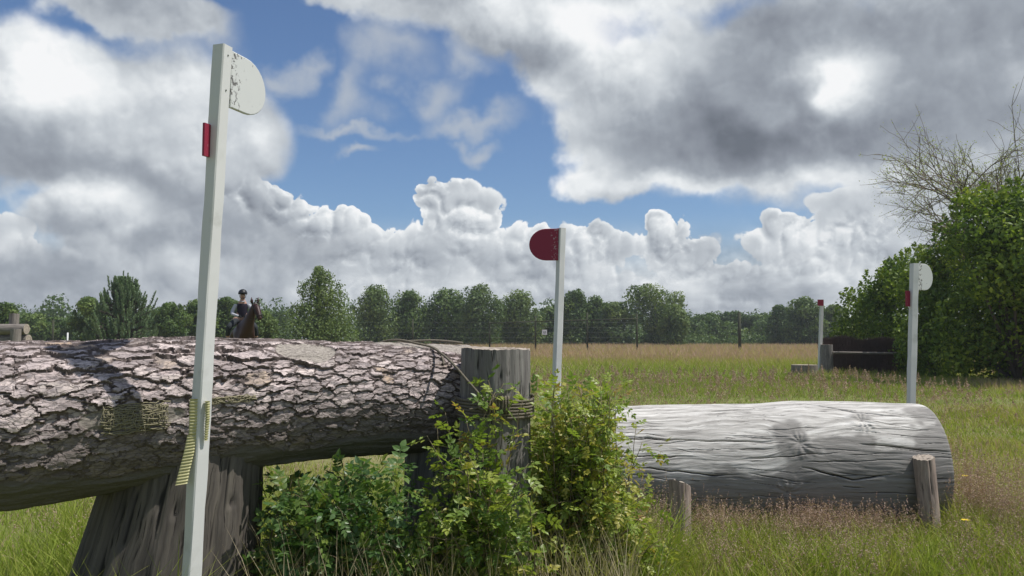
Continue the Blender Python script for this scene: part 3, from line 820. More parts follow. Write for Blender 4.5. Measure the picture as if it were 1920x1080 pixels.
    cap_obj('cut_end', V.reshape(n, m, 3)[0], C[0], root, M_end, (-ax[0], -ax[1], 0), 4)
    return root
big_bark_log()
LAX = np.array([0.843, 0.538, 0.0]); LN = np.array([0.538, -0.843, 0.0])
def on_log(s, th, lift=0.0):
    """a point on the bark log: s metres from the left edge of the picture, th from the top towards the camera"""
    ks = [-0.85, 0.0, 0.329, 0.656, 0.90, 1.19, 1.56, 1.766, 1.90]
    c = np.interp(s, ks, [-0.305, -0.301, -0.283, -0.269, -0.256, -0.254, -0.262, -0.268, -0.268])
    r_ = np.interp(s, ks, [0.29, 0.284, 0.271, 0.262, 0.249, 0.238, 0.240, 0.243, 0.243]) + lift
    return np.array([-1.76 + 0.843 * s, 2.85 + 0.538 * s, EYE + c]) + r_ * (math.cos(th) * np.array([0, 0, 1.0]) + math.sin(th) * LN)

def pale_log():
    root = empty('pale_log', (1.5, 5.15, 0), 'thick bleached barkless log lying on the ground at the right', 'log')
    X = np.linspace(0.42, 2.59, 460)
    zc = np.interp(X, [0.42, 1.2, 1.8, 2.63], [0.375, 0.38, 0.392, 0.388])
    r0 = np.interp(X, [0.42, 1.0, 1.55, 1.8, 2.3, 2.58, 2.63], [0.382, 0.388, 0.398, 0.408, 0.404, 0.398, 0.385])
    C = np.stack([X, np.interp(X, [0.42, 2.63], [5.17, 5.13]), zc], 1)
    th = np.concatenate([np.linspace(-0.5, 2.6, 420, endpoint=False), np.linspace(2.6, 2 * math.pi - 0.5, 50, endpoint=False)])
    s2, t2 = np.meshgrid(X, th, indexing='ij'); a2 = t2 * 0.39
    # grain flows round knots
    flow = 0
    for (kx, ka, w_, s_) in ((1.72, 0.42, 0.16, 0.09), (2.12, 0.27, 0.12, 0.05), (1.62, 0.72, 0.13, 0.06)):
        dx = (s2 - kx) / w_; da = (a2 - ka) / (w_ * 0.7)
        flow = flow + s_ * np.exp(-dx * dx - da * da) * np.sign(da) * np.clip(np.abs(da), 0, 1)
    aw = a2 + flow + 0.03 * fbm(s2 * 2.2, a2 * 4, 15, 3)
    disp = 0.010 * fbm(s2 * 1.8, t2 * 1.5, 16, 3) + 0.0014 * fbm(s2 * 3.2, aw * 26, 17, 4) + 0.0020 * fbm(s2 * 9, aw * 90, 18, 3)
    crack = np.zeros_like(s2)
    def crack_line(pts, wd, dep):
        nonlocal crack, disp
        pts = np.array(pts); x0, x1 = pts[0, 0], pts[-1, 0]
        ac = np.interp(s2, pts[:, 0], pts[:, 1]) + 0.006 * fbm(s2 * 12, s2 * 0 + 3, 19, 2)
        f = np.clip((s2 - x0) / (0.2 * (x1 - x0)), 0, 1) * np.clip((x1 - s2) / (0.25 * (x1 - x0)), 0, 1)
        k = np.exp(-((a2 - ac) / wd) ** 2) * f * ((s2 > x0) & (s2 < x1))
        crack = np.maximum(crack, k); disp = disp - dep * k
    crack_line([(0.5, 0.36), (1.0, 0.385), (1.5, 0.41), (1.62, 0.40)], 0.0035, 0.02)
    crack_line([(0.7, 0.545), (1.2, 0.60), (1.35, 0.60)], 0.003, 0.016)
    crack_line([(1.7, 0.56), (2.0, 0.63), (2.25, 0.60)], 0.0035, 0.02)
    crack_line([(1.75, 0.05), (2.1, 0.20), (2.4, 0.24)], 0.003, 0.014)
    crack_line([(2.05, 0.43), (2.6, 0.47)], 0.004, 0.02)
    crack_line([(1.2, 0.16), (1.75, 0.11)], 0.003, 0.014)
    crack_line([(0.45, 0.48), (1.1, 0.49)], 0.0025, 0.012)
    rk = np.random.default_rng(8)
    for _ in range(70):
        x0_ = rk.uniform(0.45, 2.45); a0_ = rk.uniform(-0.1, 0.75); L_ = rk.uniform(0.12, 0.5); sl_ = rk.normal(0.03, 0.07)
        crack_line([(x0_, a0_), (x0_ + L_ * 0.5, a0_ + sl_ * L_ * 0.5), (x0_ + L_, a0_ + sl_ * L_)], rk.uniform(0.0012, 0.0026), rk.uniform(0.003, 0.009))
    # knots
    for (kx, ka, w_, dep) in ((1.72, 0.42, 0.026, 0.010), (2.12, 0.27, 0.030, 0.012), (1.62, 0.70, 0.026, 0.008)):
        rr = np.hypot((s2 - kx) / 1.3, a2 - ka) / w_
        rr = rr * (1 + 0.35 * fbm(s2 * 20, a2 * 20, 23, 3)); an = np.arctan2(a2 - ka, s2 - kx)
        disp = disp + dep * np.exp(-(rr - 1.6) ** 2 * 0.8) * 0.5 * (1 + 0.5 * np.sin(an * 9 + 5 * fbm(s2 * 9, a2 * 9, 24, 2))) - dep * 0.5 * np.exp(-rr * rr * 2)
        crack = np.maximum(crack, 0.55 * np.exp(-rr * rr * 3)); crack = np.maximum(crack, 0.35 * np.exp(-(rr - 1.7) ** 2 * 2) * (np.sin(an * 13 + 6 * fbm(s2 * 12, a2 * 12, 25, 2)) > 0.72))
    V, s, A_ = log_grid(C, r0, th, disp)
    bn = 0.5 * fbm(s2 * 4, a2 * 7, 95, 4)
    stain = np.clip(sstep(a2 + bn * 0.35 + 0.10 * (s2 - 1.6), 0.50, 0.62), 0, 1) * 0.9
    stain = np.maximum(stain, 0.8 * sstep(1 - np.hypot((s2 - 1.66) / 0.16, (a2 - 0.42) / 0.20) + bn, 0, 0.5))
    stain = np.maximum(stain, 0.7 * sstep(1 - np.hypot((s2 - 2.52) / 0.16, (a2 - 0.20) / 0.12) + bn, 0, 0.5))
    stain = np.maximum(stain, 0.6 * sstep(1 - np.hypot((s2 - 2.12) / 0.14, (a2 - 0.24) / 0.07) + bn, 0, 0.5))
    stain = np.maximum(stain, 0.55 * sstep(bn, 0.10, 0.32))
    stain = np.maximum(stain, 0.85 * sstep(a2 + bn * 0.7 + 0.25 * (s2 - 1.5), 0.44, 0.58) * sstep(s2, 1.2, 1.6))
    # chamfered, worn right end
    n, m = len(X), len(th)
    UV = np.stack([s2, aw], -1).reshape(-1, 2)
    obj('trunk', V.reshape(-1, 3), grid_quads(n, m), None, M_silver, root, uv=UV, attrs=dict(crack=crack.ravel(), stain=stain.ravel()))
    cap_obj('cut_end', V[-1], C[-1], root, M_end, (1, 0, 0), 6)
    cap_obj('cut_end', V[0], C[0], root, M_end, (-1, 0, 0), 7)
pale_log()

def upright(name, pts, rs, m, label, cat, mend, seed, groove=0.012, top_slope=(0, 0), nz=120, nt=160, parts=('trunk', 'cut_top'), freq=14, group=None):
    """an upright stump or stake: path of centres (bottom to top) with radii"""
    pts = np.array(pts, dtype=float); z = np.linspace(pts[0, 2], pts[-1, 2], nz)
    C = np.stack([np.interp(z, pts[:, 2], pts[:, 0]), np.interp(z, pts[:, 2], pts[:, 1]), z], 1)
    r0 = np.interp(z, pts[:, 2], rs)
    th = np.linspace(0, 2 * math.pi, nt, endpoint=False); z2, t2 = np.meshgrid(z, th, indexing='ij')
    rm = float(np.mean(rs))
    cw = np.cos(t2) * 2; sw = np.sin(t2) * 2
    g = fbm(np.cos(t2) * freq / 6 + z2 * 0.35, np.sin(t2) * freq / 6 * 1.0 + 11, seed, 5, 0.7)
    g2 = fbm(t2 * freq / 6.28 * 2.6 + 0.3 * fbm(z2 * 3, t2, seed + 3, 2), z2 * 0.35, seed + 1, 3)
    seam = sstep(np.abs(t2 - math.pi / 2), 0, 0.4)
    cr = sstep(np.abs(g2), 0.035, 0.0)
    disp = groove * (0.9 * g + 0.6 * g2) - groove * 0.7 * cr
    V = np.zeros(z2.shape + (3,))
    V[..., 0] = C[:, None, 0] + (r0[:, None] + disp) * np.cos(t2); V[..., 1] = C[:, None, 1] + (r0[:, None] + disp) * np.sin(t2); V[..., 2] = z2
    f = sstep(z2, z[0] + 0.55 * (z[-1] - z[0]), z[-1])
    V[..., 2] += f * (top_slope[0] * np.cos(t2) * r0[:, None] + top_slope[1] * np.sin(t2) * r0[:, None] + 0.006 * fbm(cw * 3, sw * 3, seed + 9, 3))
    root = empty(name, (pts[0, 0], pts[0, 1], pts[0, 2]), label, cat, group)
    UV = np.stack([z2, t2 * rm], -1).reshape(-1, 2)
    obj(parts[0], V.reshape(-1, 3), grid_quads(nz, nt), None, m, root, uv=UV, attrs=dict(crack=cr.ravel() * 0.8))
    cap_obj(parts[1], V[-1], V[-1].mean(0), root, mend, (0, 0, 1), seed, rough=0.01)
    return root

upright('stump_post', [(-0.082, 3.50, -0.02), (-0.075, 3.50, 0.6), (-0.070, 3.50, EYE - 0.044)], [0.168, 0.158, 0.150], M_stump,
        'upright grey stump post tied with rope at the right end of the bark log', 'stump', M_end, 21, 0.010, (-0.03, 0.02))
upright('broad_stump', [(-1.46, 3.27, -0.02), (-1.37, 3.25, 0.29), (-1.275, 3.225, 0.80)], [0.41, 0.345, 0.275], M_base,
        'broad dark tapering trunk standing under the bark log, left of the bushes', 'stump', M_base, 24, 0.020, (0, 0), freq=20)
upright('support_stump', [(-0.34, 3.80, -0.02), (-0.34, 3.80, 0.72)], [0.17, 0.16], M_stump,
        'short grey stump propping the right end of the bark log, half hidden by bushes', 'stump', M_end, 27, 0.004)
upright('wooden_stake', [(0.935, 4.50, -0.02), (0.940, 4.54, EYE - 0.815)], [0.056, 0.060], M_stake,
        'slant cut wooden stake against the left end of the pale log', 'stake', M_end, 30, 0.004, (-0.35, -0.35), 60, 60, ('stake_body', 'cut_top'), group='stakes holding the pale log')
upright('wooden_stake', [(2.41, 4.66, -0.02), (2.385, 4.69, EYE - 0.69)], [0.055, 0.058], M_stake,
        'wooden stake with split bark against the right end of the pale log', 'stake', M_end, 33, 0.006, (0.1, 0.1), 60, 60, ('stake_body', 'cut_top'), group='stakes holding the pale log')

# ------------------------------------------------------------------ flag posts
def dboard(name, parent, corner, u, wd, ht, thick, m, tintflip=False):
    """D shaped board: straight edge at corner, bulging along the horizontal unit vector u; corner = top of the straight edge"""
    u = np.array([u[0], u[1], 0.0]); u /= np.linalg.norm(u); nrm = np.array([-u[1], u[0], 0])
    o = [(0.0, 0.0), (0.0, -ht)]
    k0 = wd * 0.42
    for a in np.linspace(-math.pi / 2, math.pi / 2, 15):
        o.append((k0 + (wd - k0) * math.cos(a), -ht / 2 + ht / 2 * math.sin(a)))
    o = np.array(o); c = np.asarray(corner)
    cen = o.mean(0)
    rings = []
    for (sc, off) in ((0.97, 0.0), (1.0, 0.12), (1.0, 0.88), (0.97, 1.0)):
        p = cen + (o - cen) * sc
        rings.append(c + p[:, :1] * u + p[:, 1:] * np.array([0, 0, 1.0]) + nrm * (off - 0.5) * thick)
    # inner fan points so the paint mask has something to interpolate
    n = len(o); V = np.concatenate(rings); t = np.tile(np.clip(o[:, 0] / wd, 0, 1), 4)
    q = grid_quads(4, n)
    cf = c + cen[0] * u + np.array([0, 0, cen[1]])
    V = np.concatenate([V, [cf - nrm * 0.5 * thick, cf + nrm * 0.5 * thick]]); t = np.concatenate([t, [cen[0] / wd] * 2])
    T = [(4 * n, (k + 1) % n, k) for k in range(n)] + [(4 * n + 1, 3 * n + k, 3 * n + (k + 1) % n) for k in range(n)]
    return obj(name, V, q, T, m, parent, tint=t, smooth=False)

def flag_post(top, base, w_, ang, label, spec, group='flagged marker posts at the jumps', nails=True):
    """ang: heading of the brighter face normal"""
    root = empty('flag_post', (base[0], base[1], 0), label, 'flag post', group)
    mb = MB(); leaning_post(mb, base, top, w_, ang, seed=int(abs(top[0]) * 100)); mb.build('post', M_white, root, smooth=False)
    return root

# near left post (the timber is twisted): white board to the right, red plate behind
th_ = math.radians(-18.5)
top = P(417.5, 87, 2.77); b0 = P(359, 1080, 2.77)
dirv = (top - b0); base = top - dirv * ((top.z + 0.25) / dirv.z)
root = empty('flag_post', (base[0], base[1], 0), 'tall white marker post with a white D board, in front of the bark log', 'flag post', 'flagged marker posts at the jumps')
mb = MB(); leaning_post(mb, np.array(base), np.array(top), 0.049, math.radians(-44), th_, seed=41); mb.build('post', M_white, root, smooth=False)
def at_z(t, b, z):
    f = (z - b[2]) / (t[2] - b[2]); return np.array(b) * (1 - f) + np.array(t) * f
nb = np.array([math.cos(th_), math.sin(th_), 0]); nd = np.array([math.cos(th_ - math.pi / 2), math.sin(th_ - math.pi / 2), 0])
c0 = at_z(top, base, top.z - 0.010)
dboard('flag_board', root, c0 + nb * 0.017 - nd * 0.022, (-nd[0], -nd[1]), 0.200, 0.205, 0.013, M_board)
c1 = at_z(top, base, EYE + (634 - 236) / FPX * 2.80)
mb = MB(); V, q, t = box_arr(c1 + nd * 0.038 - nb * 0.016 - np.array([0, 0, 0.057]), 0.010, 0.032, 0.115, th_, 0.001); mb.add(V, q, t, 0.9); o = mb.build('back_plate', M_red, root, smooth=False); o['label'] = 'narrow red plate'
for dz in (0.035, 0.16):
    pz = at_z(top, base, top.z - dz) + nb * 0.025
    V, q, t = tube_arr([pz, pz + nb * 0.002], 0.003, 8); mb = MB(); mb.add(V, q, t, 0.5); mb.build('nail', M_wire, root)

# middle post: red board facing the camera
top = P(1053, 428, 5.0); b0 = P(1044, 700, 5.0); dirv = top - b0; base = top - dirv * ((top.z + 0.2) / dirv.z)
th2 = math.radians(-63)
root = flag_post(np.array(top), np.array(base), 0.044, th2, 'white marker post with a dark red D board, behind the bush at the gap', None)
c0 = at_z(top, base, top.z - 0.004)
dboard('flag_board', root, c0 + np.array([-0.020, -0.012, 0]), (-1.0, 0.12), 0.185, 0.200, 0.014, M_red)['label'] = 'dark red rounded board'

# right post behind the pale log
top = P(1714.5, 494, 5.85); b0 = P(1708, 757, 5.85); dirv = top - b0; base = top - dirv * ((top.z + 0.2) / dirv.z)
root = flag_post(np.array(top), np.array(base), 0.048, math.radians(-84), 'white marker post with a small white D board behind the pale log', None)
c0 = at_z(top, base, top.z - 0.002)
dboard('flag_board', root, c0 + np.array([0.018, -0.01, 0]), (1.0, 0.35), 0.135, 0.195, 0.013, M_board)
c1 = at_z(top, base, EYE + (634 - 560) / FPX * 5.85)
mb = MB(); V, q, t = box_arr(c1 + np.array([-0.042, 0.0, 0]), 0.036, 0.014, 0.115, 0.35, 0.001); mb.add(V, q, t, 0.9); o = mb.build('back_plate', M_red, root, smooth=False); o['label'] = 'narrow red plate'

# distant post with a small red plate
top = P(1541, 562, 27); b0 = P(1536, 695, 27)
root = flag_post(np.array(top), np.array(b0) - np.array([0, 0, 0.2]), 0.10, math.radians(-80), 'distant white marker post with a small dark red plate, left of the brush fence', None)
mb = MB(); V, q, t = box_arr(np.array(P(1538.5, 567.5, 26.9)), 0.20, 0.03, 0.21, 0.1, 0.002); mb.add(V, q, t, 0.9); mb.build('flag_board', M_red, root, smooth=False)['label'] = 'small dark red plate'

# ------------------------------------------------------------------ rope, strap, hessian
def ropes():
    root = empty('rope', (-0.07, 3.47, 0.9), 'thin weathered rope from over the bark log, wound round the stump post', 'rope')
    def catmull(pts, k=14):
        pts = np.array(pts, dtype=float); P_ = np.vstack([2 * pts[0] - pts[1], pts, 2 * pts[-1] - pts[-2]]); out = []
        for i in range(1, len(P_) - 2):
            for f in np.linspace(0, 1, k, endpoint=False):
                a, b, c, d = P_[i - 1:i + 3]
                out.append(0.5 * ((2 * b) + (c - a) * f + (2 * a - 5 * b + 4 * c - d) * f ** 2 + (3 * b - 3 * c + d - a) * f ** 3))
        out.append(pts[-1]); return np.array(out)
    L = 0.012
    knot = np.array(P(905, 747, 3.335))
    p1 = [on_log(1.30, -0.9, L), on_log(1.40, -0.45, L), on_log(1.46, 0.0, L), on_log(1.53, 0.35, L), on_log(1.585, 0.55, L + 0.004), np.array(P(845, 678, 3.40)), np.array(P(875, 712, 3.355)), knot]
    V, q, t = tube_arr(catmull(p1), 0.0055, 7); MB().add(V, q, t).build('strand', M_rope, root)
    p2 = [on_log(1.36, -0.8, L), on_log(1.50, -0.35, L), on_log(1.62, -0.05, L), on_log(1.70, 0.12, L), on_log(1.77, 0.28, L)]
    V, q, t = tube_arr(catmull(p2), 0.0055, 7); MB().add(V, q, t).build('strand', M_rope, root)
    p3 = [on_log(1.54, 0.36, L), on_log(1.60, 0.55, L), on_log(1.605, 0.8, L), on_log(1.60, 0.95, L)]
    V, q, t = tube_arr(catmull(p3), 0.0045, 7); MB().add(V, q, t).build('strand', M_rope, root)
    # turns round the post
    mb = MB()
    a = np.linspace(0, 2 * math.pi * 6, 6 * 60)
    z = EYE - 0.250 - 0.0135 * a / (2 * math.pi) * 1.0 + 0.003 * np.sin(a * 1.0)
    rr = 0.166 + 0.002 * np.sin(a * 7.0)
    pts = np.stack([-0.074 + rr * np.cos(a), 3.50 + rr * np.sin(a), z], 1)
    V, q, t = tube_arr(pts, 0.0072, 6); mb.add(V, q, t)
    mb.build('coil', M_rope, root)
    # short frapping turns beside the knot
    mb = MB()
    for k in range(9):
        c = np.array([-0.115 + 0.0125 * k, 3.50 - math.sqrt(max(0.0, 0.170 ** 2 - (-0.115 + 0.0125 * k + 0.074) ** 2)), EYE - 0.275])
        a = np.linspace(0, 2 * math.pi, 17)
        pts = np.stack([c[0] + 0 * a, c[1] + 0.010 * np.cos(a) - 0.002, c[2] + 0.032 * np.sin(a)], 1)
        V, q, t = tube_arr(pts, 0.0055, 6, cap=False); mb.add(V, q, t)
    mb.build('frapping', M_rope, root)
    a = np.linspace(0, 2 * math.pi * 3, 60)
    pts = np.stack([knot[0] + 0.018 * np.cos(a), knot[1] - 0.006 + 0.012 * np.sin(a * 1.31), knot[2] - 0.018 + 0.026 * np.sin(a) * np.cos(a * 0.37)], 1)
    V, q, t = tube_arr(pts, 0.0065, 6); MB().add(V, q, t).build('knot', M_rope, root)
    p4 = [knot + [0, 0, -0.03], np.array(P(893, 765, 3.335)), np.array(P(880, 768, 3.335))]
    V, q, t = tube_arr(catmull(p4), 0.004, 6); MB().add(V, q, t).build('rope_end', M_rope, root)
ropes()

def strap():
    root = empty('ribbed_strap', P(362, 830, 2.80), 'yellowed ribbed plastic strap looped round the near white post', 'strap')
    def ribbed(name, pts, wide, thin, rib, side, nrm):
        pts = np.array(pts, dtype=float)
        seg = np.concatenate([[0], np.cumsum(np.linalg.norm(np.diff(pts, axis=0), axis=1))]); L = seg[-1]
        k = int(L / rib * 6); f = np.linspace(0, L, k)
        c = np.stack([np.interp(f, seg, pts[:, j]) for j in range(3)], 1)
        wd = np.interp(f, seg, wide)
        side = np.array(side); nrm = np.array(nrm)
        s = 1 + 0.0 * f; bulge = 0.5 + 0.5 * np.cos(f / rib * 2 * math.pi)
        V = []
        for i in range(k):
            hw = wd[i] / 2 * (0.93 + 0.07 * bulge[i]); ht = thin * (0.45 + 0.55 * bulge[i])
            for a_ in np.linspace(0, 2 * math.pi, 12, endpoint=False):
                V.append(c[i] + side * hw * np.sign(math.cos(a_)) * abs(math.cos(a_)) ** 0.6 + nrm * ht * np.sign(math.sin(a_)) * abs(math.sin(a_)) ** 0.6)
        q = grid_quads(k, 12)
        T = [(0, j, j + 1) for j in range(1, 11)] + [((k - 1) * 12, (k - 1) * 12 + j + 1, (k - 1) * 12 + j) for j in range(1, 11)]
        return obj(name, np.array(V), q, T, M_strap, root)
    D_ = 2.745
    P1 = [P(365, 748, D_), P(364, 800, D_), P(363, 817, D_)]
    P2 = [P(361, 814, D_), P(354, 850, D_ - 0.01), P(345, 885, D_ - 0.02), P(340, 908, D_ - 0.03)]
    ribbed('strap_upper', [np.array(p) for p in P1], [0.034] * 3, 0.006, 0.0105, (0.96, 0.28, 0), (0.28, -0.96, 0))
    ribbed('strap_tail', [np.array(p) for p in P2], [0.034, 0.036, 0.038, 0.040], 0.006, 0.0105, (0.95, 0.25, 0.12), (0.28, -0.96, 0))
    P3 = [P(389, 752, 2.745), P(389, 785, 2.745), P(386, 826, 2.75)]
    ribbed('strap_side', [np.array(p) for p in P3], [0.020, 0.016, 0.006], 0.008, 0.0085, (0.80, -0.59, 0), (0.59, 0.80, 0))
strap()

def hessian(s0, s1, t0, t1, nrow, ncol, label, seed):
    r = np.random.default_rng(seed); mb = MB()
    for k in range(nrow):
        t_ = t0 + (t1 - t0) * k / (nrow - 1)
        pts = [on_log(s, t_ + r.normal(0, 0.010), 0.011 + r.normal(0, 0.003)) for s in np.linspace(s0 + r.normal(0, 0.01), s1 + r.normal(0, 0.012), 14)]
        V, q, t = tube_arr(pts, 0.0022, 4); mb.add(V, q, t)
    for k in range(ncol):
        s = s0 + (s1 - s0) * k / (ncol - 1)
        a = r.uniform(0, 0.3); b_ = r.uniform(0.7, 1)
        pts = [on_log(s + r.normal(0, 0.003), t0 + (t1 - t0) * f, 0.012 + r.normal(0, 0.003)) for f in np.linspace(a, b_, 8)]
        V, q, t = tube_arr(pts, 0.0017, 4); mb.add(V, q, t)
    o = mb.build('hessian_wrap', M_hess); tag(o, label, 'hessian', 'frayed hessian on the bark log')
hessian(0.25, 0.46, 1.38, 1.72, 16, 24, 'frayed yellowish hessian patch on the bark log, left of the near white post', 1)
hessian(0.60, 0.77, 1.38, 1.46, 6, 16, 'narrow frayed hessian strip on the bark log, right of the near white post', 2)

# ------------------------------------------------------------------ rose bushes
def leaflet(L, wd, fold=0.25):
    """one pointed leaflet along +X, base at origin"""
    x = np.array([0, 0.28, 0.62, 1.0]) * L; w_ = np.array([0.0, 0.48, 0.42, 0.0]) * wd
    V = [(0, 0, 0)]
    V += [(x[1], w_[1], fold * w_[1]), (x[1], 0, 0), (x[1], -w_[1], fold * w_[1])]
    V += [(x[2], w_[2], fold * w_[2] - 0.05 * L), (x[2], 0, -0.05 * L), (x[2], -w_[2], fold * w_[2] - 0.05 * L)]
    V += [(x[3], 0, -0.13 * L)]
    T = [(0, 2, 1), (0, 3, 2), (1, 2, 5), (1, 5, 4), (2, 3, 6), (2, 6, 5), (4, 5, 7), (5, 6, 7)]
    return np.array(V), np.array(T)

def compound_leaf(r, n=7, size=0.085):
    Vs = []; Ts = []; off = 0
    k = (n - 1) // 2
    def put(base, yaw, L):
        nonlocal off
        v, t = leaflet(L, L * 0.62)
        c, s = math.cos(yaw), math.sin(yaw)
        roll = r.normal(0, 0.25)
        v = v.copy(); y, z = v[:, 1].copy(), v[:, 2].copy(); v[:, 1] = y * math.cos(roll) - z * math.sin(roll); v[:, 2] = y * math.sin(roll) + z * math.cos(roll)
        w_ = np.stack([v[:, 0] * c - v[:, 1] * s, v[:, 0] * s + v[:, 1] * c, v[:, 2]], 1) + base
        Vs.append(w_); Ts.append(t + off); off += len(v)
    for i in range(k):
        f = 0.3 + 0.55 * i / max(1, k - 1) if k > 1 else 0.5
        b = np.array([f * size, 0, -0.15 * size * f * f])
        L = size * (0.34 + 0.07 * i / max(1, k))
        put(b, 1.05 + r.normal(0, 0.12), L); put(b, -1.05 + r.normal(0, 0.12), L)
    b = np.array([size * 0.95, 0, -0.15 * size]); put(b, r.normal(0, 0.1), size * 0.42)
    w_ = 0.0009
    rv = np.array([(0, w_, 0), (0, -w_, 0), (size * .5, w_, -0.04 * size), (size * .5, -w_, -0.04 * size), (size * .95, w_, -0.15 * size), (size * .95, -w_, -0.15 * size)])
    Vs.append(rv); Ts.append(np.array([(0, 1, 3), (0, 3, 2), (2, 3, 5), (2, 5, 4)]) + off)
    return np.concatenate(Vs), np.concatenate(Ts)

r_ = np.random.default_rng(3)
LEAFS = [compound_leaf(r_, n) for n in (7, 5, 7, 5)]

def rot_from(dx, up):
    """columns: x axis dx, z near up"""
    x = dx / np.linalg.norm(dx); z = up - x * x.dot(up); z /= np.linalg.norm(z) + 1e-9
    return np.stack([x, np.cross(z, x), z], 1)

def bush(label, bases, tips, m, seed, leaf_step=0.035, twigs=4, twig_len=0.16, size=(0.8, 1.25), tint=(0.1, 0.8), stem_r=0.0035, yellow=0.06, start=0.35):
    r = np.random.default_rng(seed)
    bc = np.mean(np.array(bases), 0)
    root = empty('rose_bush', (bc[0], bc[1], 0), label, 'bush', 'wild rose bushes growing at the jump')
    stems = MB(); leaves = []
    def leaf_run(pts, f0, step):
        pts = np.array(pts); seg = np.concatenate([[0], np.cumsum(np.linalg.norm(np.diff(pts, axis=0), axis=1))])
        s = f0 * seg[-1]; sgn = 1; ph = r.random() * 6.28
        while s < seg[-1]:
            p = np.array([np.interp(s, seg, pts[:, j]) for j in range(3)])
            i = min(np.searchsorted(seg, s), len(pts) - 1); t = pts[i] - pts[max(0, i - 1)]; t /= np.linalg.norm(t) + 1e-9
            ph += 2.4
            sd = np.cross(t, [0.0, 0.0, 1.0]); sd /= np.linalg.norm(sd) + 1e-6; u2 = np.cross(sd, t)
            d = t * 0.35 + sd * math.cos(ph) * 0.9 + u2 * math.sin(ph) * 0.9 + np.array([0, 0, 0.25]) + r.normal(0, 0.2, 3)
            leaves.append((p, d, r.uniform(*size)))
            s += step * r.uniform(0.6, 1.5)
        d = pts[-1] - pts[-2]; leaves.append((pts[-1], d + r.normal(0, 0.01, 3), r.uniform(*size) * 0.85))
    for tip in tips:
        b = np.array(bases[r.integers(len(bases))]) + np.array([r.normal(0, 0.05), r.normal(0, 0.04), 0]); b[2] = 0.0
        tip = np.array(tip); mid = b * 0.45 + tip * 0.55 + np.array([r.normal(0, 0.03), r.normal(0, 0.03), 0.16 * r.random()])
        f = np.linspace(0, 1, 12)[:, None]
        pts = (1 - f) ** 2 * b + 2 * f * (1 - f) * mid + f ** 2 * tip + r.normal(0, 0.004, (12, 3))
        V, q, t = tube_arr(pts, np.linspace(stem_r, stem_r * 0.35, 12), 4); stems.add(V, q, t)
        leaf_run(pts, start + 0.2 * r.random(), leaf_step * 1.4)
        for k in range(twigs):
            g = r.uniform(start, 0.97); i = int(g * 11)
            d = r.normal(0, 1, 3); d[2] = abs(d[2]) * 0.6; d /= np.linalg.norm(d); d = d * 0.8 + (pts[min(11, i + 1)] - pts[i]) / 0.08 * 0.3
            L = twig_len * r.uniform(0.5, 1.3)
            f2 = np.linspace(0, 1, 6)[:, None]
            tp = pts[i] + d * L * f2 + np.array([0, 0, -0.25]) * L * f2 ** 2
            V, q, t = tube_arr(tp, np.linspace(stem_r * 0.45, 0.0008, 6), 4); stems.add(V, q, t)
            leaf_run(tp, 0.15, leaf_step)
    st = stems.build('stems', M_stem, root)
    # the leaves nearest the camera become leaf parts of their own, the rest one mesh
    order = sorted(range(len(leaves)), key=lambda i: leaves[i][0][1] - 0.6 * leaves[i][2] * 0.3)
    near = set(order[:300])
    protos = {}
    mb = MB(); loc = np.array(root.location)
    for i, (p, d, s) in enumerate(leaves):
        R = rot_from(d + np.array([0, 0, -0.05]), np.array([0, 0, 1.0]) + r.normal(0, 0.35, 3))
        tn = r.uniform(*tint)
        if r.random() < yellow: tn = r.uniform(0.9, 1.0)
        k = int(r.integers(len(LEAFS))); V, T = LEAFS[k]
        if i in near:
            ti = min(7, int(tn * 8)); key = (k, ti)
            if key not in protos: protos[key] = mesh('leaf', V, None, T, m, tint=np.full(len(V), (ti + 0.5) / 8), smooth=False)
            o = bpy.data.objects.new('leaf', protos[key]); COL.objects.link(o); o.parent = root
            from mathutils import Matrix
            M = Matrix([[*(R[0] * s), p[0] - loc[0]], [*(R[1] * s), p[1] - loc[1]], [*(R[2] * s), p[2] - loc[2]], [0, 0, 0, 1]])
            o.matrix_local = M
        else:
            mb.add(V @ R.T * s + p, None, T, np.clip(tn + r.normal(0, 0.05, len(V)), 0, 1))
    if mb.n:
        o = mb.build('foliage', m, root, smooth=False); o['kind'] = 'stuff'
    return len(leaves)

def tips_in(poly, n, dr, seed):
    """points scattered inside boxes of the picture: poly = [(x0,x1,y0,y1,weight)]"""
    r = np.random.default_rng(seed); out = []
    wt = np.array([b[4] for b in poly], float); wt /= wt.sum()
    for _ in range(n):
        b = poly[r.choice(len(poly), p=wt)]
        out.append(np.array(P(r.uniform(b[0], b[1]), r.uniform(b[2], b[3]), r.uniform(*dr))))
    return out

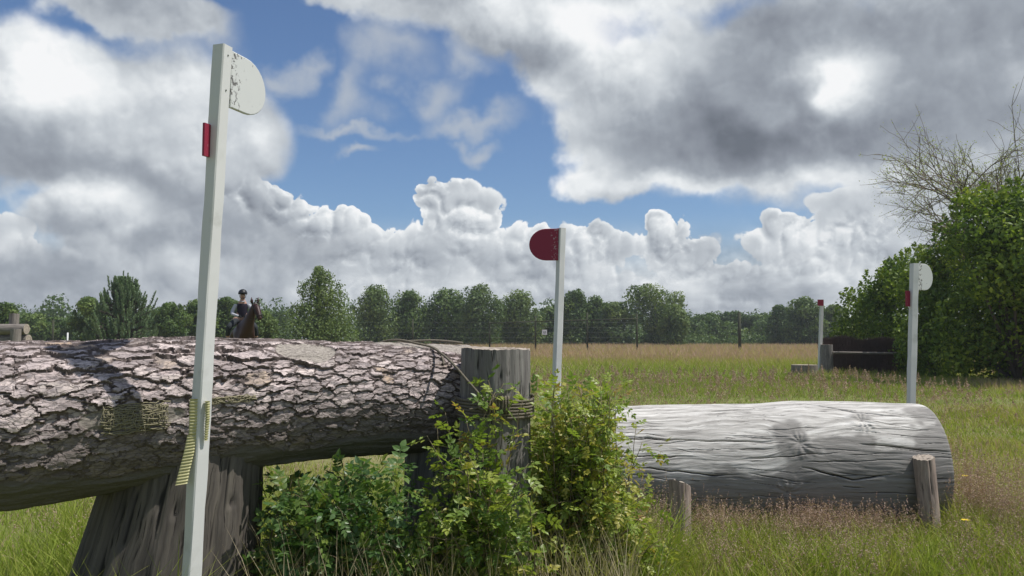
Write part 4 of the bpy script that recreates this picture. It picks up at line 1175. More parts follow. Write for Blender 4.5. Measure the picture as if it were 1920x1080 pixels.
# shaded bush under the log
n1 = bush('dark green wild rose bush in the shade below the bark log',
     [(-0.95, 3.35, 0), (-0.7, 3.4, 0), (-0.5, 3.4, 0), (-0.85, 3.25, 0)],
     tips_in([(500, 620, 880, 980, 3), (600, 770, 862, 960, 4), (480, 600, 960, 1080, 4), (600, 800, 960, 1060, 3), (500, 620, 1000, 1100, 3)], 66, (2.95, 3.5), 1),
     M_rose_shaded, 5, 0.036, 4, 0.13, (0.7, 1.15), (0.05, 0.8))
n2 = bush('mid green wild rose bush in front of the rope tied stump post',
     [(-0.15, 3.15, 0), (-0.3, 3.2, 0), (0.0, 3.2, 0)],
     tips_in([(790, 930, 880, 1000, 5), (850, 930, 815, 900, 3), (920, 1010, 860, 1040, 4), (880, 980, 980, 1080, 2), (790, 850, 780, 830, 0.8), (860, 890, 850, 860, 0.5)], 38, (2.9, 3.28), 2) +
     [np.array(P(*a)) for a in ((835, 772, 3.2), (870, 778, 3.2), (820, 800, 3.2), (915, 712, 3.25), (945, 715, 3.25), (925, 735, 3.27), (960, 735, 3.27), (985, 745, 3.27), (900, 800, 3.22))],
     M_rose, 6, 0.034, 4, 0.11, (0.55, 1.0), (0.05, 0.85), yellow=0.08)
n3 = bush('tall bright green wild rose bush between the stump post and the pale log',
     [(0.15, 3.65, 0), (0.3, 3.7, 0), (0.25, 3.5, 0), (0.42, 3.6, 0)],
     tips_in([(990, 1100, 745, 850, 5), (1060, 1165, 735, 850, 5), (1000, 1180, 840, 960, 4), (1140, 1215, 880, 980, 2.5), (1000, 1120, 940, 1040, 3), (1020, 1060, 722, 760, 1), (1100, 1160, 712, 760, 2), (1000, 1220, 960, 1080, 4), (1150, 1240, 940, 1050, 2), (1000, 1160, 712, 790, 4)], 125, (3.3, 4.0), 3) +
     [np.array(P(*a)) for a in ((1205, 830, 3.6), (1195, 800, 3.6), (1205, 912, 3.7), (1245, 985, 3.6), (1240, 1010, 3.5), (1130, 712, 3.7), (1160, 728, 3.8), (1040, 712, 3.6))],
     M_rose, 7, 0.033, 5, 0.13, (0.5, 0.88), (0.35, 1.0), yellow=0.08)
print('leaves', n1, n2, n3)

# dandelion-like flowers in the right of the field
def flower(x, y, h, label):
    root = empty('yellow_flower', (x, y, 0), label, 'flower', 'yellow flowers in the grass')
    V, q, t = tube_arr([(x, y, 0), (x + 0.01, y, h * 0.5), (x, y, h)], 0.0018, 5); MB().add(V, q, t).build('stalk', M_grass, root)
    mb = MB()
    for k in range(14):
        a = k * 6.283 / 14; c, s = math.cos(a), math.sin(a)
        mb.add([(x, y, h), (x + 0.018 * c - 0.003 * s, y + 0.018 * s + 0.003 * c, h + 0.004), (x + 0.021 * c, y + 0.021 * s, h + 0.006), (x + 0.018 * c + 0.003 * s, y + 0.018 * s - 0.003 * c, h + 0.004)], [(0, 1, 2, 3)], None, 0.5)
    mb.build('petals', M_yellow, root)
M_yellow = plain('yellow_petal', (0.75, 0.55, 0.03))
for (px, py, d, lb) in ((1810, 893, 4.9, 'yellow flower on a thin stalk just right of the pale log, the higher one'), (1810, 976, 4.3, 'yellow flower low in the grass right of the right hand stake')):
    p = P(px, py, d); flower(p.x, p.y, p.z, lb)

# ------------------------------------------------------------------ trees
def leaf_quads(mb, C, Nn, size, tint, r, droop=0.0):
    """one leaf-shaped quad at each centre, roughly facing Nn"""
    n = len(C)
    u = r.normal(0, 1, (n, 3)); u[:, 2] -= droop
    nn = Nn + r.normal(0, 0.55, (n, 3)); nn /= np.linalg.norm(nn, axis=1)[:, None]
    u -= nn * (u * nn).sum(1)[:, None]; u /= np.linalg.norm(u, axis=1)[:, None] + 1e-9
    v = np.cross(nn, u)
    L = (np.asarray(size) * r.uniform(0.6, 1.35, n))[:, None]; w_ = L * 0.55
    V = np.stack([C - u * L, C + v * w_ - u * L * 0.1, C + u * L, C - v * w_ - u * L * 0.1], 1).reshape(-1, 3)
    mb.add(V, np.arange(4 * n).reshape(-1, 4), None, np.repeat(np.clip(tint, 0, 1), 4))

def lobe_leaves(mb, c, rad, n, size, tint, r, droop=0.0, shell=0.55):
    d = r.normal(0, 1, (n, 3)); d /= np.linalg.norm(d, axis=1)[:, None]
    rr = shell + (1.08 - shell) * r.random(n) ** 0.6
    rr *= 1 + 0.22 * fbm(d[:, 0] * 2.2 + c[0], d[:, 2] * 2.2 + d[:, 1] * 1.3 + c[2], 9, 3)
    C = np.asarray(c) + d * rr[:, None] * np.asarray(rad)
    leaf_quads(mb, C, d, size, tint + r.normal(0, 0.13, n), r, droop)

def tree(name, label, cat, px, top, wpx, d, style='round', seed=0, m=None, n=2600, group='trees along the far side of the field', bottom=0.04, leaf=None, cut=None, gap=0.0):
    r = np.random.default_rng(seed * 7 + 3)
    b = P(px, 634, d); x0, y0 = b.x, b.y; z0 = float(gz(x0, y0))
    H = EYE + (634 - top) / FPX * d - z0
    Wd = wpx / FPX * d / 2 * (1.18 if style != 'cone' else 1.25)
    leaf = leaf or 0.0011 * d * 1.5
    root = empty(name, (x0, y0, z0), label, cat, group)
    birch = style == 'birch'; ttree = r.uniform(0.30, 0.65)
    # trunk and limbs
    tr = MB(); tb = 0.022 * H
    zz = np.linspace(0, 0.86 * H, 9)
    tp = np.stack([x0 + 0.03 * H * np.cumsum(r.normal(0, 0.35, 9)), y0 + 0.02 * H * np.cumsum(r.normal(0, 0.3, 9)), z0 + zz], 1)
    V, q, t = tube_arr(tp, np.linspace(tb, tb * 0.25, 9), 7); tr.add(V, q, t)
    prof = {'round': lambda v: math.sin(math.pi * min(1, 0.16 + 0.84 * v)) ** 0.55,
            'birch': lambda v: (0.55 + 0.45 * math.sin(math.pi * v)) * (1 - v ** 5) ** 0.6,
            'open': lambda v: 0.45 + 0.75 * math.exp(-((v - 0.72) / 0.22) ** 2) * (1 - max(0, v - 0.8) * 2.2),
            'cone': lambda v: (1 - v) ** 0.6 * (0.95 + 0.15 * math.sin(v * 20)) + 0.05,
            'bushy': lambda v: (1 - v ** 2.6) ** 0.5}[style]
    mb = MB(); nl = {'round': 30, 'birch': 34, 'open': 34, 'cone': 46, 'bushy': 30}[style]
    for k in range(nl):
        v = bottom + (0.93 - bottom) * (k + r.random()) / nl
        wv = prof(v) * Wd
        a = r.random() * 6.283; rr = wv * (r.random() ** 0.5) * 0.72
        lr = Wd * r.uniform(0.30, 0.46) * (0.65 + 0.35 * prof(v)) if style != 'cone' else max(0.12 * Wd, wv * 0.50)
        c = np.array([x0 + rr * math.cos(a), y0 + rr * math.sin(a) * 0.8, z0 + v * H])
        rad = np.array([lr, lr, lr * (0.75 if style in ('round', 'bushy') else (1.35 if birch else 0.9))])
        c[2] = min(c[2], z0 + H - rad[2] * 0.9)
        c[2] = max(c[2], z0 + rad[2] * 0.6)
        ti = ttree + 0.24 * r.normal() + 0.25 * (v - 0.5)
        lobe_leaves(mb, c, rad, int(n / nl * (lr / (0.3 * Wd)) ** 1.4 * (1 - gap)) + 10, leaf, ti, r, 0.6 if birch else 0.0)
        if k % 3 == 0:
            i = int(min(7, v * 8 * 0.8)); V, q, t = tube_arr([tp[i], (tp[i] + c) / 2 + [0, 0, 0.05 * H], c], [tb * 0.4, tb * 0.25, tb * 0.1], 5); tr.add(V, q, t)
    # loose sprays breaking the outline
    for k in range(22):
        v = r.uniform(0.3, 0.95); wv = prof(min(v, 0.98)) * Wd * 0.85; a = r.random() * 6.283
        c = np.array([x0 + wv * math.cos(a) * r.uniform(0.85, 1.08), y0 + wv * math.sin(a) * 0.8, z0 + v * H * 0.98])
        lobe_leaves(mb, c, [Wd * 0.11, Wd * 0.11, Wd * 0.13], 26, leaf, 0.5, r, shell=0.1)
    tr.build('trunk', M_birch_bark if birch or style == 'open' else M_trunk, root)
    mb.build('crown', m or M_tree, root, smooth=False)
    return root

TL = [  # px, top, width, d, style, material, label
    (8, 566, 62, 60, 'round', M_tree, 'round dark tree at the left edge, behind the distant log jump'),
    (58, 588, 60, 92, 'bushy', M_tree, 'low bushy tree between the distant log jump and the round pine thicket'),
    (103, 594, 66, 96, 'bushy', M_tree, 'flat topped low tree left of the pine'),
    (172, 556, 80, 66, 'bushy', M_tree, 'dark bushy tree touching the left side of the pine'),
    (322, 567, 70, 70, 'round', M_tree, 'round tree touching the right side of the pine'),
    (372, 562, 66, 74, 'round', M_tree, 'tree right behind the near white post'),
    (425, 556, 70, 78, 'round', M_tree, 'tree behind the rider, left of the horse'),
    (490, 582, 62, 58, 'bushy', M_birch, 'light green small tree just right of the horse'),
    (602, 490, 124, 62, 'cone', M_birch, 'tall pointed airy tree, the highest one left of the birches'),
    (700, 536, 82, 100, 'birch', M_birch, 'first birch right of the tall pointed tree'),
    (765, 545, 78, 104, 'birch', M_tree, 'second birch right of the tall pointed tree, darker'),
    (838, 543, 84, 106, 'birch', M_tree, 'broad dark birch left of the highest middle birch'),
    (900, 533, 84, 102, 'birch', M_birch, 'highest middle birch, above the near end of the bark log'),
    (975, 546, 84, 106, 'birch', M_birch, 'birch behind the stump post and left of the red board post'),
    (1030, 574, 56, 116, 'bushy', M_tree, 'low tree in the gap behind the white sign'),
    (1076, 544, 56, 108, 'birch', M_tree, 'narrow birch just right of the red board post'),
    (1112, 556, 60, 112, 'round', M_tree, 'round tree behind the tall fence right of the red board post'),
    (1152, 566, 76, 108, 'bushy', M_birch, 'spreading low tree left of the tallest right birch'),
    (1228, 533, 92, 108, 'open', M_birch, 'tall birch with a wide head, right of the tall wooden fence frame'),
    (1262, 572, 58, 100, 'birch', M_birch, 'small light green birch in front of the wide headed birch'),
    (1320, 588, 70, 128, 'bushy', M_tree, 'first low tree right of the wide headed birch'),
    (1372, 585, 72, 130, 'bushy', M_tree, 'low tree behind the single fence post'),
    (1425, 589, 66, 128, 'bushy', M_tree, 'low tree right of the single fence post'),
    (1470, 572, 60, 112, 'round', M_tree, 'mid sized tree left of the distant white post'),
    (1512, 556, 84, 108, 'round', M_tree, 'domed tree directly behind the distant white post'),
    (1568, 572, 66, 108, 'bushy', M_birch, 'lighter tree between the distant white post and the tall hedge'),
    (-60, 560, 90, 62, 'round', M_tree, 'dark tree just beyond the left edge of the picture'),
]
for k, (px, top, wp, d, st, mm, lb) in enumerate(TL):
    tree('birch_tree' if st in ('birch', 'open') else 'broadleaf_tree', lb, 'tree', px, top, wp, d, st, k + 1, mm, n=6200 if st != 'cone' else 11000, gap=0.15 if st == 'cone' else 0.0)

def far_wood():
    r = np.random.default_rng(90); mb = MB()
    for k in range(330):
        a = r.uniform(-0.80, 0.85); d = r.uniform(120, 165)
        x = a * d; h = r.uniform(3.6, 6.2) * (1.0 + 0.12 * math.sin(a * 20)) + (1.0 if a < 0.2 else 0)
        for j in range(3):
            c = np.array([x + r.normal(0, 0.8), d + r.normal(0, 1), h * (0.3 + 0.3 * j) - 0.5])
            lobe_leaves(mb, c, [2.6 - 0.5 * j, 2.0, h * 0.26], 120, 0.26, 0.40 + 0.15 * r.normal(), r)
    # shrub layer at the foot of the trees
    for k in range(150):
        a = r.uniform(-0.2, 0.42); d = r.uniform(112, 118); h = r.uniform(1.2, 2.8)
        lobe_leaves(mb, [a * d, d, h * 0.4], [2.2, 1.6, h * 0.6], 80, 0.2, 0.35 + 0.2 * r.normal(), r)
    o = mb.build('far_woodland', M_tree, smooth=False); tag(o, 'low dark woodland closing the far side of the field', 'woodland', kind='stuff')
far_wood()

def pine():
    d = 52.0; b = P(228, 634, d); x0, y0 = b.x, b.y
    H = EYE + (634 - 508) / FPX * d; Wd = 165 / FPX * d / 2
    r = np.random.default_rng(44)
    root = empty('pine_tree', (x0, y0, 0), 'young pine with upright candle like shoots, left of the near white post', 'tree')
    tr = MB(); V, q, t = tube_arr([(x0, y0, 0), (x0 + 0.05, y0, H * 0.5), (x0, y0, H * 0.95)], [0.14, 0.09, 0.02], 8); tr.add(V, q, t)
    mb = MB()
    shoots = [(0, 0, H, 1.3)]
    for k in range(420):
        v = r.random() ** 1.1
        w_ = Wd * (1 - v) ** 0.5 * (1.0 if v > .1 else 0.8)
        a = r.random() * 6.283; rr = w_ * r.random() ** 0.45
        shoots.append((rr * math.cos(a), rr * math.sin(a), min(H * 0.93, v * H * 0.90 + 0.45), r.uniform(0.55, 1.0)))
    # taller leaders seen against the sky
    for (px, py, L) in ((248, 520, 1.1), (205, 545, 0.9), (190, 560, 0.9), (262, 540, 0.9), (272, 558, 0.8), (292, 546, 0.9), (298, 560, 0.8), (215, 520, 0.9), (238, 512, 1.0), (180, 572, .8)):
        q_ = P(px, py, d); shoots.append((q_.x - x0, r.normal(0, 0.3), q_.z, L))
    for (dx, dy, zt, L) in shoots:
        top_ = np.array([x0 + dx, y0 + dy, zt]); bot = top_ - np.array([dx * 0.16, dy * 0.16, L])
        V, q, t = tube_arr([bot + (np.array([x0, y0, bot[2] - 0.35 * math.hypot(dx, dy)]) - bot) * 0.9, bot, top_], [0.03, 0.02, 0.006], 4); tr.add(V, q, t)
        n = int(110 * L); f = r.random(n)
        a = r.random(n) * 6.283
        p = bot + (top_ - bot) * f[:, None]
        nl = 0.17 * (1.0 - 0.45 * f)
        dirn = np.stack([np.cos(a), np.sin(a), 0.7 + 0.9 * f], 1); dirn /= np.linalg.norm(dirn, axis=1)[:, None]
        sd = np.cross(dirn, r.normal(0, 1, (n, 3))); sd /= np.linalg.norm(sd, axis=1)[:, None]
        V = np.stack([p - sd * 0.030, p + sd * 0.030, p + dirn * nl[:, None] * 1.25], 1).reshape(-1, 3)
        mb.add(V, None, np.arange(3 * n).reshape(-1, 3), np.repeat(np.clip(0.25 + 0.5 * f + r.normal(0, 0.12, n), 0, 1), 3))
    tr.build('trunk', M_trunk, root); mb.build('crown', M_pine, root, smooth=False)
pine()

# ------------------------------------------------------------------ tall hedge of shrubs at the right
def shrub(label, lobes, n, leaf, seed, tint0=0.45):
    """lobes: (px, py, radius px, distance)"""
    r = np.random.default_rng(seed)
    pts = [P(px, py, d) for (px, py, rp, d) in lobes]
    c0 = sum(pts, Vector((0, 0, 0))) / len(pts)
    root = empty('hedge_shrub', (c0.x, c0.y, 0), label, 'shrub', 'tall shrubs forming the hedge at the right')
    mb = MB(); tr = MB(); tot = sum(l[2] ** 2 for l in lobes)
    for (px, py, rp, d), p in zip(lobes, pts):
        R = rp / FPX * d
        V, q, t = tube_arr([(c0.x, c0.y, 0), ((c0.x + p.x) / 2, (c0.y + p.y) / 2, p.z * 0.55), tuple(p)], [0.06, 0.04, 0.015], 5); tr.add(V, q, t)
        # sub-lobes give the surface its bumps
        k = 9
        for j in range(k):
            dv = r.normal(0, 1, 3); dv /= np.linalg.norm(dv); dv[1] = -abs(dv[1]) if r.random() < 0.7 else dv[1]
            c = np.array(p) + dv * R * 0.62
            lobe_leaves(mb, c, [R * 0.52] * 3, int(n * rp ** 2 / tot / k * 0.85), leaf, tint0 + 0.15 * r.normal(), r, 0.3, 0.6)
        # sprays
        for j in range(7):
            dv = r.normal(0, 1, 3); dv /= np.linalg.norm(dv); dv[2] = abs(dv[2])
            c = np.array(p) + dv * R * r.uniform(1.0, 1.16)
            lobe_leaves(mb, c, [R * 0.12, R * 0.12, R * 0.2], 22, leaf, 0.6, r, 0.3, 0.1)
    tr.build('stems', M_trunk, root); mb.build('foliage', M_hedge, root, smooth=False)

shrub('darkest and lowest shrub at the far left end of the tall hedge', [(1612, 585, 42, 31), (1640, 560, 46, 30), (1618, 562, 30, 31), (1690, 520, 38, 29), (1665, 545, 40, 29.5), (1600, 630, 40, 31), (1660, 610, 60, 29.5), (1675, 535, 42, 29), (1700, 640, 55, 28.5), (1615, 655, 40, 30.5)], 13000, 0.072, 1)
shrub('middle shrub of the tall hedge, behind the small white board', [(1715, 540, 55, 26), (1745, 500, 50, 25), (1740, 600, 70, 25), (1760, 660, 60, 24.5), (1790, 450, 42, 24), (1720, 655, 45, 26), (1790, 560, 70, 24)], 18000, 0.072, 2)
shrub('tallest shrub with yellow green top at the right edge of the picture', [(1860, 440, 85, 20.4), (1830, 400, 45, 20.8), (1890, 400, 60, 20.4), (1930, 420, 80, 20.4), (1820, 490, 85, 20.6), (1850, 600, 85, 21.6), (1900, 500, 95, 20), (1900, 580, 95, 21.4), (1960, 500, 110, 20.2), (1840, 660, 66, 22), (1920, 660, 80, 21.8), (1990, 640, 95, 21.8), (1795, 640, 66, 22.2), (1980, 430, 90, 20.8), (2060, 560, 120, 21)], 40000, 0.070, 3, 0.55)

def bare_tree():
    r = np.random.default_rng(12); d = 22.5
    b = P(1880, 634, d)
    root = empty('bare_tree', (b.x, b.y, 0), 'nearly leafless tree with thin spreading twigs above the tall hedge', 'tree')
    mb = MB(); lv = MB(); LC = []
    def grow(p, dr, L, rad, depth):
        n = 5; pts = [p]; q_ = p.copy(); dv = dr.copy()
        for k in range(n):
            dv = dv + r.normal(0, 0.13, 3) + np.array([-0.03, 0, 0.01]); dv /= np.linalg.norm(dv); q_ = q_ + dv * L / n; pts.append(q_)
        V, q, t = tube_arr(pts, np.linspace(rad, rad * 0.55, n + 1), 5 if depth < 3 else 3, cap=False); mb.add(V, q, t)
        if depth >= 3:
            for _ in range(2):
                if r.random() < 0.9: LC.append(pts[r.integers(2, n + 1)] + r.normal(0, 0.03, 3))
        if depth >= 5 or L < 0.12: return
        for _ in range((3, 4, 5, 5, 4)[depth]):
            k = r.integers(2, n + 1); nd_ = dv + r.normal(0, 0.62, 3); nd_ /= np.linalg.norm(nd_)
            grow(pts[k], nd_, L * r.uniform(0.55, 0.82), max(0.005, rad * 0.55), depth + 1)
    trunk = np.array([b.x, b.y, 0.0])
    grow(trunk, np.array([0, 0, 1.0]), 3.2, 0.13, 99) if False else None
    V, q, t = tube_arr([trunk, trunk + [0.05, 0, 2.0], trunk + [0, 0, 4.0]], [0.16, 0.13, 0.10], 8); mb.add(V, q, t)
    for (tx, ty) in ((1775, 275), (1730, 335), (1830, 250), (1895, 265), (1950, 270), (1770, 320), (1840, 320), (2000, 300), (1880, 310), (1920, 330)):
        s_ = trunk + np.array([0, 0, r.uniform(3.1, 4.0)])
        e_ = np.array(P(tx, ty, d + r.uniform(-1.2, 1.2)))
        dv = e_ - s_; L = np.linalg.norm(dv); grow(s_, dv / L, L * 0.60, 0.045, 2)
    mb.build('branches', M_twig, root)
    C = np.array(LC); n = len(C); C = np.repeat(C, 5, 0) + r.normal(0, 0.07, (5 * n, 3))
    leaf_quads(lv, C, r.normal(0, 1, C.shape), 0.020, np.full(len(C), 0.95), r)
    o = lv.build('leaves', M_hedge, root, smooth=False); o['kind'] = 'stuff'
bare_tree()

# ------------------------------------------------------------------ tall fence beyond the field
def bar(mb, a, b, w_, seg=4):
    V, q, t = tube_arr([a, b], w_ / 2, seg); mb.add(V, q, t)
def fences():
    d = 72.0
    root = empty('tall_fence', (P(1100, 640, d).x, d, 0), 'tall wire fence with wooden posts and a top rail beyond the field', 'fence')
    xs = [(602, 598), (774, 598), (918, 603), (1004, 592), (1101, 586), (1194, 588)]
    for (px, py) in xs:
        t_ = P(px, py, d); mb = MB(); V, q, t = box_arr((t_.x, d, t_.z / 2), 0.15, 0.15, t_.z, 0.1, 0.03); mb.add(V, q, t); mb.build('post', M_fence, root)
    rl = [(918, 606), (1004, 602.5), (1101, 600), (1194, 597.5)]
    for a, b in zip(rl[:-1], rl[1:]):
        mb = MB(); bar(mb, np.array(P(*a, d - 0.12)), np.array(P(*b, d - 0.12)), 0.09); mb.build('rail', M_fence, root)
    for k in range(6):
        z = 0.35 + 0.45 * k; mb = MB()
        bar(mb, np.array([P(500, 634, d).x, d + 0.12, z]), np.array([P(1194, 634, d).x, d + 0.12, z]), 0.007, 3); mb.build('wire', M_wire, root)
    p = P(1021, 623, d - 0.15)
    root = empty('small_sign', p, 'small square white sign hung on the tall fence left of the red board post', 'sign')
    mb = MB(); V, q, t = box_arr(p, 0.44, 0.02, 0.46, 0, 0.003); mb.add(V, q, t); mb.build('sign_plate', M_sign, root, smooth=False)
    for (dx, dz, w_, h_) in ((-0.06, 0.02, 0.09, 0.10), (0.07, 0.02, 0.07, 0.14), (0.0, -0.10, 0.18, 0.03)):
        mb = MB(); V, q, t = box_arr((p.x + dx, p.y - 0.013, p.z + dz), w_, 0.006, h_, 0, 0.0005); mb.add(V, q, t); mb.build('print', M_ink, root, smooth=False)
    # single posts of another fence line
    for (px, py, w_, dd, lb) in ((1386, 586, 0.22, 70.0, 'lone tall wooden fence post in front of the low trees'),
                                 (100, 600, 0.13, 60.0, 'thin grey fence post right of the distant log jump'),
                                 (127, 624, 0.07, 40.0, 'short white peg showing just above the bark log')):
        t_ = P(px, py, dd); mb = MB()
        V, q, t = box_arr((t_.x, dd, t_.z / 2), w_, w_, t_.z, 0.2, 0.02); mb.add(V, q, t)
        V, q, t = tube_arr([(t_.x, dd, t_.z - 0.001), (t_.x, dd, t_.z + w_ * 0.3)], [w_ * 0.5, w_ * 0.25], 6); mb.add(V, q, t)
        o = mb.build('fence_post', M_white if px == 127 else M_fence); tag(o, lb, 'fence post')
fences()

# ------------------------------------------------------------------ distant log jump at the left
def horiz(name, root, a, b, r0, m, seed, nt=36, ns=40):
    a = np.array(a, float); b = np.array(b, float)
    C = a + (b - a) * np.linspace(0, 1, ns)[:, None]
    th = np.linspace(0, 2 * math.pi, nt, endpoint=False); s2, t2 = np.meshgrid(np.linspace(0, np.linalg.norm(b - a), ns), th, indexing='ij')
    V, s, A_ = log_grid(C, np.full(ns, r0), th, 0.06 * r0 * fbm(s2 * 1.5, t2 * 2, seed, 3))
    obj(name, V.reshape(-1, 3), grid_quads(ns, nt), None, m, root, uv=uvs(s, A_), attrs=dict(crack=np.zeros(ns * nt)))
    dv = (b - a) / np.linalg.norm(b - a)
    cap_obj('log_end', V[-1], C[-1], root, M_end, dv, seed, 4); cap_obj('log_end', V[0], C[0], root, M_end, -dv, seed + 1, 4)
d = 20.0
root = empty('log_jump', (P(20, 634, d).x, d, 0), 'distant log jump with stacked rails at the left edge, beyond the bark log', 'jump')
horiz('rail', root, P(-160, 618, d), P(50, 617, d), 0.13, M_far_wood, 51)
horiz('rail', root, P(-160, 640, d + 0.1), P(54, 638, d + 0.1), 0.14, M_far_wood, 52)
def upright_part(root, name, x, y, z0, z1, r0, m, seed, nt=32, nz=24):
    z = np.linspace(z0, z1, nz); th = np.linspace(0, 2 * math.pi, nt, endpoint=False); z2, t2 = np.meshgrid(z, th, indexing='ij')
    dp = 0.08 * r0 * fbm(t2 * 2, z2 * 2, seed, 3)
    V = np.stack([x + (r0 + dp) * np.cos(t2), y + (r0 + dp) * np.sin(t2), z2], -1)
    obj(name, V.reshape(-1, 3), grid_quads(nz, nt), None, m, root, uv=np.stack([z2, t2 * r0], -1).reshape(-1, 2), attrs=dict(crack=np.zeros(nt * nz)))
    cap_obj(name + '_top', V[-1], V[-1].mean(0), root, M_end, (0, 0, 1), seed, 4)
p = P(27, 588, d + 0.3); upright_part(root, 'post', p.x, p.y, 0, p.z, 0.115, M_far_wood, 53)
p = P(30, 617, d - 0.25); upright_part(root, 'front_post', p.x, p.y, 0, p.z, 0.12, M_far_wood, 54)

# ------------------------------------------------------------------ brush fence at the right
d = 27.0
root = empty('brush_fence', (P(1640, 634, d).x, d, 0), 'dark brush topped fence with a horizontal pole, below the tall hedge', 'fence')
horiz('top_pole', root, P(1562, 661, d - 0.35), P(1775, 664, d - 0.6), 0.04, M_far_wood, 61)
p = P(1550, 646, d - 0.2); upright_part(root, 'end_post', p.x, p.y, 0, p.z, 0.19, M_stump, 66)
p = P(1722, 650, d - 0.2); upright_part(root, 'end_post', p.x, p.y, 0, p.z, 0.16, M_stump, 67)
r = np.random.default_rng(68); mb = MB(); n = 9000
x0, x1 = P(1548, 634, d).x, P(1775, 634, d).x
x = r.uniform(x0, x1, n); y = d + r.uniform(-0.15, 0.5, n)
top_h = 1.12 + 0.16 * fbm(x * 1.5, x * 0, 5, 3) + r.normal(0, 0.05, n)
z0 = np.maximum(0.0, top_h - r.uniform(0.3, 1.3, n))
lean = r.normal(0, 0.10, (n, 2))
a = np.stack([x, y, z0], 1); b_ = np.stack([x + lean[:, 0], y + lean[:, 1], top_h], 1)
wv = np.array([0.006, 0, 0])
V = np.stack([a - wv, a + wv, b_ + wv * 0.4, b_ - wv * 0.4], 1).reshape(-1, 3)
mb.add(V, np.arange(4 * n).reshape(-1, 4), None, 0.5)
M_brush = plain('birch_brush', (0.085, 0.06, 0.055), 0.9, 0.1, 0.4, 9)
o = mb.build('brush', M_brush, root); o['kind'] = 'stuff'
root = empty('wood_slice', (P(1507, 690, 26).x, 26, 0), 'low round slice of trunk lying left of the distant white post', 'log')
p = P(1508, 684, 26); upright_part(root, 'slice', p.x, p.y, 0, p.z, 0.40, M_far_wood, 70)

# ------------------------------------------------------------------ horse and rider
def skin(name, joints, edges, m, parent, sub=2, root_i=0):
    me = bpy.data.meshes.new(name); me.from_pydata([j[:3] for j in joints], edges, []); me.update()
    me.materials.append(m)
    o = bpy.data.objects.new(name, me); COL.objects.link(o)
    o.parent = parent
    md = o.modifiers.new('Skin', 'SKIN'); md.use_smooth_shade = True
    sk = me.skin_vertices[0].data if me.skin_vertices else None
    if sk is None:
        import bmesh
        bm = bmesh.new(); bm.from_mesh(me); bm.verts.layers.skin.verify(); bm.to_mesh(me); bm.free(); sk = me.skin_vertices[0].data
    for i, j in enumerate(joints):
        sk[i].radius = (j[3], j[4] if len(j) > 4 else j[3]); sk[i].use_root = (i == root_i)
    s = o.modifiers.new('Subdivision', 'SUBSURF'); s.levels = sub; s.render_levels = sub
    return o
HD = 21.5; hx = P(456, 634, HD).x
horse = empty('horse', (hx, HD, 0), 'dark bay horse coming towards the bark log, with a rider on its back', 'horse')
M_horse = plain('bay_coat', (0.040, 0.015, 0.012), 0.5, 0.35, 0.35, 3)
M_dark = plain('black_leather', (0.012, 0.012, 0.014), 0.45, 0.4, 0.2, 6)
J = [(0, .75, 1.38, .25, .27), (0, .35, 1.30, .27, .30), (0, -.1, 1.30, .27, .31), (0, -.5, 1.34, .24, .28),
     (.03, -.72, 1.56, .15, .21), (.08, -.90, 1.80, .11, .16), (.15, -1.02, 2.02, .085, .11),
     (.18, -1.14, 2.00, .085, .10), (.22, -1.27, 1.82, .062, .075), (.25, -1.36, 1.66, .055, .055),
     (-.16, -.52, 1.02, .10), (-.16, -.60, .60, .055), (-.16, -.52, .27, .035), (-.16, -.56, .06, .05),
     (.16, -.50, 1.02, .10), (.17, -.72, .74, .055), (.17, -.55, .45, .035), (.17, -.50, .26, .05),
     (-.18, .72, 1.0, .15), (-.19, .62, .84, .11), (-.18, .92, .52, .055), (-.18, .85, .25, .035), (-.18, .80, .05, .05),
     (.18, .72, 1.0, .15), (.19, .55, .84, .11), (.18, .72, .50, .055), (.18, .60, .25, .035), (.18, .54, .05, .05)]
E = [(0, 1), (1, 2), (2, 3), (3, 4), (4, 5), (5, 6), (6, 7), (7, 8), (8, 9), (3, 10), (10, 11), (11, 12), (12, 13), (3, 14), (14, 15), (15, 16), (16, 17),
     (0, 18), (18, 19), (19, 20), (20, 21), (21, 22), (0, 23), (23, 24), (24, 25), (25, 26), (26, 27)]
skin('body', J, E, M_horse, horse, 2)
def local(mb, name, m, parent, smooth=True):
    o = mb.build(name, m, None, smooth); o.parent = parent; return o
for sx_ in (-1, 1):
    mb = MB(); c = np.array([.15 + sx_ * .065, -1.02, 2.09])
    V, q, t = tube_arr([c, c + [sx_ * .012, -.01, .08], c + [sx_ * .02, .0, .17]], [.032, .034, .004], 7); mb.add(V, q, t); local(mb, 'ear', M_horse, horse)
mb = MB(); rr = np.random.default_rng(2)
for k in range(120):
    f = rr.random(); c = np.array([.03 + .12 * f, -.62 - .38 * f, 1.78 + .36 * f]); dx = rr.choice([-1, 1]) * rr.uniform(.05, .14)
    mb.add([c, c + [0, .03, 0], c + [dx, .02, -rr.uniform(.10, .22)]], None, [(0, 1, 2)])
mb.add([(.15, -1.05, 2.12), (.21, -1.05, 2.11), (.20, -1.20, 1.95)], None, [(0, 1, 2)]); local(mb, 'mane', M_dark, horse)
mb = MB(); V, q, t = tube_arr([(0, .98, 1.45), (0, 1.08, 1.3), (0, 1.12, .8), (0, 1.1, .45)], [.04, .07, .08, .02], 8); mb.add(V, q, t); local(mb, 'tail', M_dark, horse)
